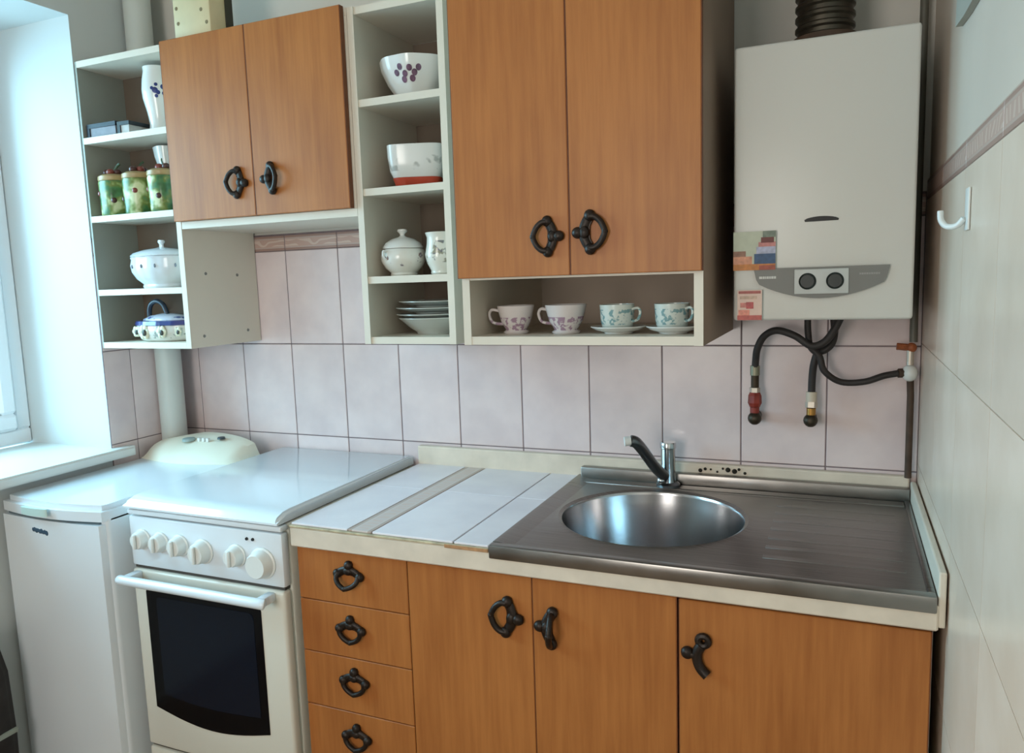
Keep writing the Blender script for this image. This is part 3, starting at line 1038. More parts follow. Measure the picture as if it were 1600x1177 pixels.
# ------------------------------------------------------------------ open crockery shelf
ms_ = thing('crockery_shelf', (1.02, -0.15, 1.238), 'tall narrow white open shelf of crockery between the two oak wall cupboards', 'shelf')
MX0, MX1 = 0.885, 1.153
obj('side_panel', box(MX0, MX0 + T, -0.298, -0.003, 1.238, 2.075), LAM, ms_)
obj('side_panel', box(MX1 - T, MX1, -0.298, -0.003, 1.238, 2.075), LAM, ms_)
MZ = [1.256, 1.412, 1.634, 1.853, 2.075]
for k, z in enumerate(MZ):
    obj('shelf_board', box(MX0 + T, MX1 - T, -0.294, -0.009, z - T, z), LAM, ms_)
obj('back_panel', box(MX0 + T, MX1 - T, -0.008, -0.003, 1.2385, 2.0565), LAM_BACK, ms_)

# ------------------------------------------------------------------ deep two-door wall cupboard
wc = thing('deep_wall_cupboard', (1.515, -0.24, 1.251), 'large two-door oak wall cupboard with an open cup shelf beneath', 'cabinet')
CX0, CX1 = 1.254, 1.780
SIDE_SHADED = mat('cupboard_side_shaded', lin(142, 118, 100), 0.6, var=0.12, vscale=4)  # brown tone paints in the shade of the side facing away from the window
obj('side_panel', box(CX0, CX0 + T, -0.453, -0.003, 1.251, 2.25), LAM, wc)
obj('side_panel', box(CX1 - T, CX1, -0.4485, -0.003, 1.251, 2.25), SIDE_SHADED, wc)
obj('edge_band', box(CX1 - T, CX1, -0.453, -0.449, 1.251, 2.25), LAM, wc)
for z in (1.2695, 1.412, 2.25):
    obj('shelf_board', box(CX0 + T, CX1 - T, -0.452, -0.009, z - T, z), LAM, wc)
obj('back_panel', box(CX0 + T, CX1 - T, -0.008, -0.003, 1.27, 2.23), mat('pale_hardboard', lin(196, 180, 164), 0.7, var=0.08, vscale=5), wc)
d = door(wc, CX0 - 0.002, 1.5135, 1.397, 2.25, -0.4535)
handle(d, 1.470, -0.4705, 1.479, 'L', bail=0.05, s=0.98)
d = door(wc, 1.5135, CX1 + 0.001, 1.397, 2.25, -0.4535)
handle(d, 1.556, -0.4705, 1.483, 'R', bail=0.0, s=1.04)

# ------------------------------------------------------------------ boiler
BX0, BX1, BY0, BZ0, BZ1 = 1.820, 2.156, -0.315, 1.292, 1.842
bo = thing('boiler', (1.99, -0.16, BZ0), 'white wall-hung gas boiler with two dials and stickers at the right', 'boiler')
obj('casing', box(BX0, BX1, BY0, -0.03, BZ0, BZ1, 0.006, 3), BOILER, bo, smooth=True)
obj('wall_bracket', box(BX0 + 0.03, BX1 - 0.03, -0.0295, -0.001, BZ0 + 0.05, BZ1 - 0.03), IRON, bo)
pts = [(1.861, 1.3985), (2.114, 1.3985), (2.108, 1.374)]
for k in range(15):
    t = k / 14
    pts.append((2.104 + (1.872 - 2.104) * t, 1.366 - 0.030 * math.sin(PI * t) ** 0.85))
pts.append((1.866, 1.376))
pp = obj('control_panel', prism(pts, BY0 - 0.008, BY0 + 0.002, 'y'), GREYPL, bo)
dp = obj('dial_plate', box(1.940, 2.041, BY0 - 0.012, BY0 - 0.0082, 1.345, 1.3945, 0.0015, 2), SILVER, bo, smooth=True)
for kx in (1.965, 2.016):
    bm = lathe([(0, 0), (0.0165, 0), (0.0165, 0.002), (0.0135, 0.004), (0.0125, 0.014), (0, 0.014)], 26)
    for v in bm.verts:
        v.co = (kx + v.co.x, BY0 - 0.0121 - v.co.z, 1.3705 + v.co.y)
    bmesh.ops.recalc_face_normals(bm, faces=bm.faces)
    obj('dial', bm, DKKNOB, bo, smooth=True)
bm = bmesh.new()
pts = []
for k in range(13):
    t = k / 12
    pts.append((1.957 + 0.064 * t, 1.4925 + 0.006 * math.sin(PI * t) ** 0.6))
pts += [(2.020, 1.4890), (1.958, 1.4885)]
obj('grip_slot', prism(pts, BY0 - 0.0008, BY0 + 0.003, 'y'), mat('slot_black', lin(20, 20, 20), 0.5), bo)
# unreadable pale lettering on both ends of the grey strip
LET = mat('pale_lettering', lin(206, 206, 202), 0.5)
bm = bmesh.new()
x = 1.872
for k, w in enumerate((0.006, 0.004, 0.0025, 0.004, 0.003, 0.0045, 0.004)):
    add_box(bm, x, x + w, BY0 - 0.0086, BY0 - 0.0079, 1.3775, 1.3825)
    x += w + 0.0008
obj('lettering', bm, LET, bo)
bm = bmesh.new()
x = 2.060
for k in range(9):
    w = 0.0028 + 0.0012 * (k % 2)
    add_box(bm, x, x + w, BY0 - 0.0086, BY0 - 0.0079, 1.381, 1.3845)
    x += w + 0.0008
obj('lettering', bm, mat('grey_lettering', lin(150, 150, 146), 0.5), bo)


def sticker(nm, x0, x1, z0, z1, cells, lab):
    s = obj(nm, box(x0, x1, BY0 - 0.0092, BY0 - 0.0084, z0, z1), mat('sticker_paper_' + nm + str(round(z0, 3)), cells[0][4], 0.5, var=0.06, vscale=80), bo)
    s['label'] = lab
    for i, (a, b, c, e, col) in enumerate(cells[1:]):
        obj('print', box(x0 + a * (x1 - x0), x0 + b * (x1 - x0), BY0 - 0.0096 - 0.00012 * i, BY0 - 0.0093, z0 + c * (z1 - z0), z0 + e * (z1 - z0)), mat('ink_%d_%d' % (int(z0 * 1000), i), col, 0.5, var=0.25, vscale=120), s)
    return s


obj('sticker_backing', box(1.8205, 1.9035, BY0 - 0.0083, BY0 - 0.0002, 1.396, 1.4745), LET, bo)
sticker('sticker', 1.8205, 1.9035, 1.396, 1.4745, [(0, 1, 0, 1, lin(190, 196, 176)), (0, 1, 0, 0.16, lin(196, 124, 60)), (0, 0.45, 0.16, 0.36, lin(214, 150, 120)), (0.5, 1, 0.16, 0.42, lin(52, 84, 122)), (0.55, 1, 0.42, 0.6, lin(176, 180, 204)), (0.6, 1, 0.6, 0.72, lin(196, 130, 126)), (0.66, 0.96, 0.7, 0.84, lin(110, 52, 46)), (0.7, 1, 0.84, 1, lin(120, 132, 118)), (0, 0.3, 0.36, 0.5, lin(150, 110, 90)), (0.62, 1, 0.0, 0.12, lin(160, 80, 60))], 'colourful paper sticker')
obj('sticker_backing', box(1.829, 1.878, BY0 - 0.0083, BY0 - 0.0002, 1.2935, 1.3555), LET, bo)
sticker('sticker', 1.829, 1.878, 1.2935, 1.3555, [(0, 1, 0, 1, lin(224, 196, 182)), (0, 1, 0, 0.16, lin(190, 96, 88)), (0.05, 0.95, 0.88, 0.97, lin(170, 90, 84)), (0.1, 0.8, 0.7, 0.8, lin(200, 170, 150)), (0.12, 0.42, 0.42, 0.58, lin(206, 130, 120)), (0.36, 0.66, 0.38, 0.6, lin(186, 84, 84)), (0.05, 0.5, 0.16, 0.34, lin(232, 150, 130))], 'red and white paper sticker')

fl = thing('flue_pipe', (1.985, -0.16, 1.843), 'dark ribbed metal flue rising from the top of the boiler', 'flue pipe')
prof = [(0, 0), (0.062, 0), (0.062, 0.012)]
z = 0.012
while z < 0.70:
    prof += [(0.055, z + 0.004), (0.055, z + 0.012), (0.0595, z + 0.016), (0.0595, z + 0.022)]
    z += 0.022
prof += [(0, z)]
obj('duct', lathe(prof, 36, (1.985, -0.16, 1.8425)), mat('flue_dark', lin(86, 80, 70), 0.38, metal=0.8, var=0.3, vscale=30), fl, smooth=True)
obj('clamp', lathe([(0.0602, 0), (0.0652, 0), (0.0652, 0.014), (0.0602, 0.014), (0.0602, 0)], 36, (1.985, -0.16, 1.862)), IRON, fl, smooth=True)

# ------------------------------------------------------------------ hoses and valves below the boiler
h = obj('water_hose', tube([(1.838, -0.048, 1.150), (1.840, -0.055, 1.18), (1.845, -0.065, 1.21), (1.861, -0.072, 1.240), (1.890, -0.084, 1.254), (1.930, -0.09, 1.242), (1.966, -0.094, 1.219), (1.994, -0.096, 1.228), (2.014, -0.096, 1.255), (2.030, -0.096, 1.2905)], 0.0085, 12, sub=6), RUBBER, smooth=True)
tag(h, 'black rubber hose arching from the red valve up to the boiler', 'hose')
h = obj('water_hose', tube([(1.967, -0.042, 1.104), (1.968, -0.045, 1.14), (1.971, -0.05, 1.17), (1.979, -0.05, 1.197), (1.996, -0.05, 1.206), (2.010, -0.05, 1.222), (2.015, -0.05, 1.25), (2.012, -0.05, 1.2905)], 0.0085, 12, sub=6), RUBBER, smooth=True)
tag(h, 'black rubber hose dropping straight to the middle brass valve', 'hose')
h = obj('gas_hose', tube([(1.957, -0.074, 1.2905), (1.958, -0.073, 1.25), (1.964, -0.073, 1.215), (1.984, -0.073, 1.192), (1.995, -0.072, 1.158), (2.03, -0.06, 1.132), (2.08, -0.058, 1.133), (2.12, -0.055, 1.147), (2.150, -0.05, 1.153)], 0.0075, 12, sub=6), RUBBER, smooth=True)
tag(h, 'black gas hose sweeping right to the white corner valve', 'hose')


def valve(x, label, red):
    v = thing('wall_valve', (x, -0.0, 1.02), label, 'valve', 'shut-off valves under the boiler')
    y = -0.042
    bm = bmesh.new()
    add_cyl(bm, (x, -0.0002, 1.036), (x, -0.05, 1.036), 0.0125)
    add_ball(bm, (x, -0.05, 1.036), 0.0165, 16)
    obj('elbow', bm, mat('dark_bronze', lin(66, 56, 44), 0.45, metal=0.6, var=0.3, vscale=50), v, smooth=True)
    bm = bmesh.new()
    if red:
        add_cyl(bm, (x, -0.05, 1.050), (x, -0.05, 1.064), 0.011)
        add_tube(bm, [(x, -0.05, 1.064), (x, -0.049, 1.074), (x, -0.048, 1.092), (x, -0.048, 1.100)], [0.012, 0.0165, 0.0155, 0.012], 8)
        obj('coupling', bm, REDMET, v)
        obj('nut', tube([(x, -0.048, 1.1005), (x, -0.048, 1.112)], 0.0125, 6), ZINC, v)
        obj('sleeve', tube([(x, -0.048, 1.1125), (x, -0.048, 1.142)], 0.0095, 12), mat('hose_end', lin(66, 52, 36), 0.5, metal=0.5), v, smooth=True)
        obj('ferrule', tube([(x, -0.048, 1.1425), (x, -0.048, 1.166)], 0.0115, 14), mat('olive_metal', lin(140, 136, 116), 0.4, metal=0.6), v, smooth=True)
    else:
        add_cyl(bm, (x + 0.001, -0.05, 1.050), (x + 0.001, -0.05, 1.066), 0.0105)
        obj('coupling', bm, BRASS, v, smooth=True)
        obj('nut', tube([(x + 0.001, -0.048, 1.0665), (x + 0.001, -0.046, 1.080)], 0.014, 6), ZINC, v)
        obj('ferrule', tube([(x + 0.001, -0.045, 1.0805), (x + 0.001, -0.043, 1.104)], 0.0125, 14), mat('cream_sleeve', lin(206, 192, 172), 0.5), v, smooth=True)
    return v


valve(1.838, 'wall valve with a red painted coupling under the boiler', True)
valve(1.966, 'wall valve with pale nut and brass neck below the middle hose', False)

gv = thing('gas_valve', (2.172, -0.03, 1.13), 'white gas valve with a brass union in the right corner', 'valve')
obj('union', tube([(2.150, -0.048, 1.153), (2.160, -0.045, 1.153)], 0.0105, 6), IRON, gv)
bm = bmesh.new()
add_ball(bm, (2.174, -0.042, 1.153), 0.017, 16, (1, 1, 1.15))
obj('valve_body', bm, PLASTIC, gv, smooth=True)
obj('stem', tube([(2.174, -0.042, 1.172), (2.174, -0.042, 1.205)], 0.008, 12), ZINC, gv, smooth=True)
bm = bmesh.new()
add_tube(bm, [(2.146, -0.044, 1.214), (2.176, -0.042, 1.211)], 0.008, 8)
add_ball(bm, (2.176, -0.042, 1.211), 0.0115, 12)
obj('lever', bm, mat('rust_orange', lin(156, 84, 44), 0.6, var=0.4, vscale=60), gv, smooth=True)
gp = thing('gas_pipe', (2.178, -0.03, 0.906), 'thin rusty gas pipe running down the right corner', 'pipe')
obj('lower_run', tube([(2.178, -0.034, 0.907), (2.178, -0.034, 1.10), (2.176, -0.038, 1.135)], 0.0075, 12), IRON, gp, smooth=True)
obj('upper_run', tube([(2.180, -0.036, 1.223), (2.180, -0.034, 1.25), (2.180, -0.032, 2.6)], 0.0085, 12), mat('grey_painted_pipe', lin(96, 94, 84), 0.5), gp, smooth=True)

# ------------------------------------------------------------------ riser pipe in the left corner
pipe = obj('riser_pipe', tube([(-0.045, -0.088, 0.001), (-0.045, -0.088, 2.618)], 0.041, 28), PIPEW, smooth=True)
tag(pipe, 'pale painted riser pipe in the corner behind the washing machine', 'pipe')

# ------------------------------------------------------------------ things on the right wall
hk = thing('wall_hook', (XR, -0.62, 1.44), 'small white plastic hook stuck on the right tiled wall', 'hook')
obj('backplate', box(XR - 0.004, XR - 0.0005, -0.672, -0.640, 1.444, 1.506, 0.0015, 2), PLASTIC, hk, smooth=True)
obj('hook_arm', tube([(XR - 0.006, -0.652, 1.462), (XR - 0.014, -0.645, 1.452), (XR - 0.026, -0.634, 1.452), (XR - 0.033, -0.624, 1.462), (XR - 0.034, -0.62, 1.476)], 0.0045, 10, sub=4), PLASTIC, hk, smooth=True)
bm = prism([(-0.458, 1.786), (-0.469, 1.86), (-0.66, 1.86), (-0.655, 1.772), (-0.56, 1.776)], XR - 0.006, XR + 0.0045, 'x')
br = obj('wall_bracket', bm, mat('grey_bracket', lin(168, 168, 158), 0.6))
tag(br, 'grey plastic bracket high on the painted right wall', 'bracket')


# ------------------------------------------------------------------ crockery and ornaments
def china(name, loc, label, cat, group=None, rz=0):
    return thing(name, loc, label, cat, group, rz)


def lobj(name, bm, m, parent, smooth=True):
    return obj(name, bm, m, parent, smooth, local=True)


# cups on the open shelf of the deep cupboard
CZ = 1.2698
PURPLE = mat_print('china_purple', lin(214, 206, 204), lin(160, 132, 150), 0.008, 0.038, 90, 0.5)
TEAL = mat_print('china_teal', lin(206, 212, 204), lin(122, 156, 158), 0.012, 0.045, 80, 0.5)


def cup_handle(R, ztop, zbot, out, side, r=0.0035):
    s = side
    return tube([(s * (R - 0.004), 0, ztop), (s * (R + out * 0.7), 0, ztop + 0.003), (s * (R + out), 0, (ztop + zbot) / 2 + 0.006), (s * (R + out * 0.6), 0, zbot + 0.004), (s * (R * 0.72), 0, zbot)], r, 8, sub=5)


purple_cups = 'purple printed cups on the open cup shelf'
for i, (x, R, lab) in enumerate(((1.342, 0.043, 'white footed cup with purple print nearest the left side of the cup shelf'), (1.463, 0.047, 'larger white footed cup with purple print, second on the cup shelf'))):
    c = china('tea_cup', (x, -0.36, CZ), lab, 'cup', purple_cups, rz=(0.12 if i == 0 else -0.1))
    p = [(0, 0.0), (R * 0.62, 0.0), (R * 0.68, 0.004), (R * 0.55, 0.009), (R * 0.62, 0.014), (R * 0.8, 0.028), (R * 0.92, 0.048), (R, 0.064), (R - 0.002, 0.0645), (R * 0.88, 0.048), (R * 0.72, 0.026), (R * 0.5, 0.015), (0, 0.013)]
    lobj('bowl', lathe(p, 36), PURPLE, c)
    lobj('handle', cup_handle(R, 0.052, 0.022, 0.021, -1), PURPLE, c)
teal_cups = 'teal printed cups on saucers'
for i, (x, R, lab) in enumerate(((1.581, 0.038, 'teal printed cup on the saucer third from the left of the cup shelf'), (1.700, 0.037, 'teal printed cup on the saucer at the right end of the cup shelf'))):
    s = china('saucer', (x + 0.003, -0.36, CZ), ('white saucer under the third cup from the left' if i == 0 else 'white saucer under the rightmost cup'), 'saucer', 'saucers on the cup shelf')
    R2 = 0.061 if i == 0 else 0.058
    lobj('dish', lathe([(0, 0), (0.03, 0), (0.032, 0.003), (0.05, 0.008), (R2, 0.0145), (R2 - 0.0005, 0.016), (0.048, 0.0105), (0.03, 0.006), (0, 0.006)], 40), CHINA, s)
    c = china('tea_cup', (x, -0.36, CZ + 0.0075), lab, 'cup', teal_cups, rz=(-0.25 if i == 0 else -0.5))
    p = [(0, 0), (R * 0.7, 0), (R * 0.86, 0.006), (R * 0.95, 0.02), (R, 0.055), (R - 0.002, 0.0555), (R * 0.92, 0.022), (R * 0.7, 0.006), (0, 0.005)]
    lobj('bowl', lathe(p, 36), TEAL, c)
    lobj('handle', cup_handle(R, 0.044, 0.018, 0.018, 1, 0.003), TEAL, c)

# crockery shelf
MZt = [1.2562, 1.4122, 1.6342, 1.8532]
b1 = china('fruit_bowl', (1.016, -0.195, MZt[3]), 'white faceted bowl with purple flower print on the upper crockery shelf', 'bowl', rz=0.3)
W8 = lambda a: 1 + 0.018 * math.cos(8 * a)
p = [(0, 0), (0.044, 0), (0.048, 0.004), (0.052, 0.010), (0.072, 0.04), (0.088, 0.075), (0.092, 0.096), (0.0895, 0.097), (0.084, 0.075), (0.068, 0.042), (0.046, 0.014), (0, 0.011)]
bb = lobj('vessel', lathe(p, 64, warp=W8), CHINA, b1)
BP = [(0.052, 0.010), (0.072, 0.04), (0.088, 0.075), (0.092, 0.096)]


def brad(z):
    for (ra, za), (rb, zb_) in zip(BP, BP[1:]):
        if z <= zb_:
            return ra + (rb - ra) * (z - za) / (zb_ - za)
    return 0.092


flm = mat('flower_purple', lin(116, 84, 106), 0.3, var=0.5, vscale=90)
flg = mat('flower_mauve', lin(168, 122, 126), 0.3, var=0.4, vscale=90)
bm = bmesh.new()
for k, (da, z) in enumerate(((-0.28, 0.062), (-0.16, 0.074), (-0.05, 0.058), (0.08, 0.070), (0.2, 0.060), (0.3, 0.071), (-0.1, 0.046), (0.14, 0.047))):
    a = -PI / 2 - 0.3 + 0.22 + da * 1.25
    rr = brad(z) * W8(a) + 0.0005
    add_ball(bm, (rr * math.cos(a), rr * math.sin(a), z - 0.006), 0.0075, 8, (1, 1, 1))
for v in bm.verts:
    # flatten the motif onto the wall of the bowl
    a = math.atan2(v.co.y, v.co.x)
    z = v.co.z
    rr = brad(z) * W8(a) + 0.0010
    v.co.x, v.co.y = rr * math.cos(a), rr * math.sin(a)
lobj('flower_motif', bm, flm, b1)

SQ = lambda a: (abs(math.cos(a)) ** 5 + abs(math.sin(a)) ** 5) ** (-1 / 5) * 0.93
b2 = china('salad_bowl', (1.012, -0.195, MZt[2]), 'square white bowl with a red foot on the second crockery shelf', 'bowl', rz=0.35)
lobj('foot', lathe([(0, 0), (0.052, 0), (0.062, 0.006), (0.068, 0.024), (0, 0.024)], 64, warp=SQ), mat('red_glaze', lin(176, 66, 44), 0.25, var=0.1, vscale=20), b2)
lobj('vessel', lathe([(0, 0.0245), (0.066, 0.0245), (0.074, 0.04), (0.079, 0.075), (0.080, 0.104), (0.0775, 0.105), (0.075, 0.075), (0.068, 0.04), (0, 0.034)], 64, warp=SQ), mat_print('china_grey_print', lin(216, 216, 212), lin(170, 172, 168), 0.04, 0.075, 30, 0.6), b2)

sg = china('sugar_bowl', (0.968, -0.222, MZt[1]), 'round lidded sugar bowl with brown flower print beside the creamer', 'sugar bowl', rz=1.25)
FLORAL = mat_print('china_floral', lin(220, 218, 210), lin(136, 92, 78), 0.024, 0.058, 55, 0.60, col2=lin(128, 120, 126))
lobj('vessel', lathe([(0, 0), (0.034, 0), (0.036, 0.004), (0.034, 0.008), (0.048, 0.02), (0.058, 0.038), (0.059, 0.052), (0.055, 0.066), (0.050, 0.070), (0.046, 0.068), (0.05, 0.05), (0.03, 0.014), (0, 0.012)], 40), FLORAL, sg)
lobj('lid', lathe([(0.052, 0.0705), (0.053, 0.074), (0.046, 0.085), (0.03, 0.095), (0.012, 0.100), (0.006, 0.104), (0.007, 0.109), (0.0135, 0.115), (0.012, 0.120), (0, 0.122)], 40), CHINA, sg)
for s in (-1, 1):
    lobj('handle', tube([(s * 0.052, 0, 0.060), (s * 0.066, 0, 0.064), (s * 0.067, 0, 0.05), (s * 0.057, 0, 0.040)], 0.003, 8, sub=4), CHINA, sg)
cr_ = china('creamer', (1.083, -0.215, MZt[1]), 'floral cream jug at the right of the sugar bowl', 'jug', rz=1.35)
lobj('vessel', lathe([(0, 0), (0.03, 0), (0.033, 0.004), (0.032, 0.010), (0.042, 0.03), (0.046, 0.05), (0.041, 0.078), (0.040, 0.094), (0.044, 0.106), (0.042, 0.107), (0.037, 0.092), (0.04, 0.05), (0.025, 0.012), (0, 0.011)], 40, warp=lambda a: 1 + 0.10 * max(0, math.cos(a - PI)) ** 4), mat_print('china_floral_jug', lin(222, 220, 210), lin(150, 146, 128), 0.03, 0.085, 45, 0.57, col2=lin(120, 120, 124)), cr_)
lobj('handle', tube([(0.036, 0, 0.09), (0.054, 0, 0.095), (0.06, 0, 0.07), (0.042, 0, 0.04)], 0.0035, 8, sub=5), CHINA, cr_)

z = MZt[0]
stack = 'plates stacked on the lowest crockery shelf'
PX, PY = 1.022, -0.158
PL = mat('grey_white_china', lin(190, 194, 188), 0.18, coat=0.3, var=0.02)
o = obj('soup_bowl', lathe([(0, 0), (0.052, 0), (0.054, 0.006), (0.07, 0.016), (0.090, 0.034), (0.101, 0.043), (0.1005, 0.045), (0.088, 0.037), (0.066, 0.02), (0, 0.012)], 48, (PX, PY, z)), PL, smooth=True, origin=(PX, PY, z))
tag(o, 'deep grey-white bowl at the bottom of the plate stack', 'bowl', stack)
for k, (zz, R, lab) in enumerate(((0.0375, 0.106, 'shallow plate lowest of the three resting on the deep bowl'), (0.0545, 0.109, 'middle plate of the three stacked on the deep bowl'), (0.0715, 0.104, 'topmost plate of the stack on the lowest crockery shelf'))):
    zb = z + zz
    o = obj('plate', lathe([(0, 0), (0.056, 0), (0.058, 0.003), (R * 0.8, 0.0085), (R, 0.0155), (R - 0.0005, 0.0175), (R * 0.78, 0.0115), (0.055, 0.006), (0, 0.006)], 48, (PX + 0.003 * k, PY, zb)), PL, smooth=True, origin=(PX, PY, zb))
    tag(o, lab, 'plate', stack)

# corner shelf: vase, books, canisters, jug, tureen, basket teapot
LZ = [z + 0.0003 for z in SHZ]
va = china('vase', (0.152, -0.215, LZ[3]), 'white porcelain vase with a blue flower on the upper corner shelf', 'vase')
lobj('vessel', lathe([(0, 0), (0.034, 0), (0.035, 0.004), (0.032, 0.03), (0.036, 0.06), (0.045, 0.10), (0.047, 0.125), (0.044, 0.155), (0.039, 0.178), (0.040, 0.19), (0.037, 0.191), (0.036, 0.178), (0.042, 0.12), (0.028, 0.03), (0, 0.01)], 40), CHINA, va)
bm = bmesh.new()
BLUE = mat('cobalt_print', lin(44, 60, 118), 0.25, var=0.4, vscale=70)
for da, z, r in ((-0.06, 0.118, 0.0085), (0.12, 0.112, 0.006), (-0.24, 0.124, 0.005), (0.02, 0.134, 0.005), (0.0, 0.102, 0.005), (0.42, 0.128, 0.0075), (0.46, 0.110, 0.006)):
    a = -0.92 + da
    rr = 0.0466
    add_ball(bm, (rr * math.cos(a), rr * math.sin(a), z), r, 10)
for v in bm.verts:
    a = math.atan2(v.co.y, v.co.x)
    rr = 0.0473 - max(0, 0.118 - v.co.z) * 0.08
    v.co.x, v.co.y = rr * math.cos(a), rr * math.sin(a)
lobj('flower_motif', bm, BLUE, va)


def book(x0, x1, y0, y1, z0, t, label, cov, pages):
    b = thing('book', ((x0 + x1) / 2, (y0 + y1) / 2, z0), label, 'book', 'books lying on the upper corner shelf')
    bm = bmesh.new()
    c = t * 0.3
    add_prism(bm, [(x0, z0), (x1, z0), (x1, z0 + 0.003), (x0 + 0.012, z0 + 0.003), (x0 + 0.012, z0 + t - c), (x1, z0 + t - c), (x1, z0 + t), (x0, z0 + t)], y0, y1, 'y')
    obj('cover', bm, cov, b)
    obj('pages', box(x0 + 0.0125, x1 - 0.003, y0 + 0.003, y1 - 0.004, z0 + 0.0032, z0 + t - c - 0.0002), pages, b)


book(-0.075, 0.045, -0.288, -0.175, LZ[3], 0.040, 'dark covered book lying flat against the window wall', mat('book_navy', lin(30, 36, 48), 0.6), mat('book_pages', lin(140, 142, 150), 0.8, var=0.1, vscale=60))
book(0.050, 0.098, -0.286, -0.19, LZ[3], 0.036, 'small dark book lying beside the vase', mat('book_black', lin(34, 38, 40), 0.6), mat('book_pages2', lin(186, 184, 180), 0.8, var=0.1, vscale=60))


# green canisters with moulded fruit
def mat_canister():
    m, nt, p = nodes_of('canister_glaze')
    p.inputs['Roughness'].default_value = 0.25
    tc = nt.nodes.new('ShaderNodeTexCoord')
    oi = nt.nodes.new('ShaderNodeObjectInfo')
    n = nt.nodes.new('ShaderNodeTexNoise')
    n.inputs['Scale'].default_value = 26
    n.inputs['Detail'].default_value = 2
    n.noise_dimensions = '4D'
    sc = nt.nodes.new('ShaderNodeMath')
    sc.operation = 'MULTIPLY'
    sc.inputs[1].default_value = 9
    nt.links.new(oi.outputs['Random'], sc.inputs[0])
    nt.links.new(sc.outputs[0], n.inputs['W'])
    nt.links.new(tc.outputs['Object'], n.inputs['Vector'])
    r = nt.nodes.new('ShaderNodeValToRGB')
    cr = r.color_ramp
    cr.elements[0].position, cr.elements[0].color = 0.3, lin(46, 78, 44)
    cr.elements[1].position, cr.elements[1].color = 0.62, lin(206, 212, 170)
    for pos, c in ((0.42, lin(70, 116, 72)), (0.50, lin(112, 124, 62)), (0.55, lin(150, 168, 110))):
        e = cr.elements.new(pos)
        e.color = c
    nt.links.new(n.outputs['Fac'], r.inputs['Fac'])
    nt.links.new(r.outputs['Color'], p.inputs['Base Color'])
    return m


CAN = mat_canister()
CANLID = mat('canister_rim', lin(166, 140, 96), 0.35, var=0.15, vscale=30)
FRUIT = [mat('fruit_dark', lin(74, 40, 34), 0.3), mat('fruit_red', lin(128, 60, 50), 0.3), mat('leaf_green', lin(60, 80, 52), 0.4)]
cans = ['green fruit-moulded canister nearest the window wall', 'green fruit-moulded canister in the middle of three', 'green fruit-moulded canister half hidden by the oak door']
for i, x in enumerate((-0.024, 0.076, 0.178)):
    c = china('canister', (x, -0.249, LZ[2]), cans[i], 'canister', 'green canisters on the corner shelf', rz=i * 1.1)
    lobj('pot', lathe([(0, 0), (0.040, 0), (0.043, 0.004), (0.044, 0.05), (0.046, 0.098), (0.044, 0.104), (0.038, 0.104), (0.037, 0.02), (0, 0.015)], 36, warp=lambda a: 1 + 0.02 * math.cos(6 * a)), CAN, c)
    l = lobj('lid', lathe([(0.0445, 0.1045), (0.0465, 0.108), (0.0455, 0.118), (0.035, 0.124), (0.015, 0.127), (0, 0.127)], 36), CANLID, c)
    for k, (fx, fy, fr, mi) in enumerate(((-0.016, -0.012, 0.012, 0), (0.004, -0.016, 0.012, 1), (0.017, -0.002, 0.011, 0), (0.002, 0.010, 0.013, 1))):
        bm = bmesh.new()
        add_ball(bm, (fx, fy, 0.131), fr, 10, (1, 1, 0.85))
        lobj('fruit', bm, FRUIT[mi], c)
    lobj('leaf', tube([(0.004, 0, 0.138), (0.010, 0.004, 0.150), (0.020, 0.006, 0.157)], 0.004, 8, sub=3, flat=0.5), FRUIT[2], c)
    for k in range(5):
        a = k * 1.256 + 0.4
        bm = bmesh.new()
        add_ball(bm, (0.041 * math.cos(a), 0.041 * math.sin(a), 0.045 + 0.022 * (k % 2)), 0.009, 10, (1, 1, 1))
        lobj('fruit', bm, FRUIT[k % 2], c)

jg = china('pitcher', (0.112, -0.170, LZ[2]), 'slim white pitcher standing behind the green canisters', 'pitcher', rz=0.0)
lobj('vessel', lathe([(0, 0), (0.026, 0), (0.030, 0.03), (0.030, 0.08), (0.024, 0.125), (0.0215, 0.15), (0.028, 0.178), (0.031, 0.206), (0.029, 0.206), (0.024, 0.178), (0.018, 0.15), (0.022, 0.03), (0, 0.02)], 40, warp=lambda a: 1 + 0.5 * max(0, math.cos(a - PI)) ** 6), CHINA, jg)
lobj('handle', tube([(0.024, 0, 0.188), (0.048, 0, 0.178), (0.052, 0, 0.13), (0.024, 0, 0.10)], 0.005, 10, sub=5), CHINA, jg)

tu = china('tureen', (0.110, -0.2165, LZ[1]), 'white lidded tureen with moulded panels on the corner shelf', 'tureen')
OV = lambda a: 1.06 / math.sqrt(math.cos(a) ** 2 + (math.sin(a) / 0.70) ** 2)
PAN = lambda a: OV(a) * (1 + 0.022 * abs(math.cos(5 * a)))
TUM = mat('tureen_white', lin(212, 216, 220), 0.2, coat=0.3, var=0.02)
lobj('vessel', lathe([(0, 0), (0.064, 0), (0.067, 0.006), (0.064, 0.012), (0.084, 0.028), (0.098, 0.050), (0.101, 0.070), (0.097, 0.086), (0.100, 0.094), (0.097, 0.095), (0.092, 0.084), (0.09, 0.06), (0.05, 0.018), (0, 0.016)], 72, warp=PAN), TUM, tu)
ld = lobj('lid', lathe([(0.099, 0.0955), (0.102, 0.099), (0.092, 0.107), (0.06, 0.116), (0.02, 0.121), (0.008, 0.124), (0.007, 0.132), (0.012, 0.139), (0.010, 0.145), (0, 0.146)], 64, warp=OV), TUM, tu)
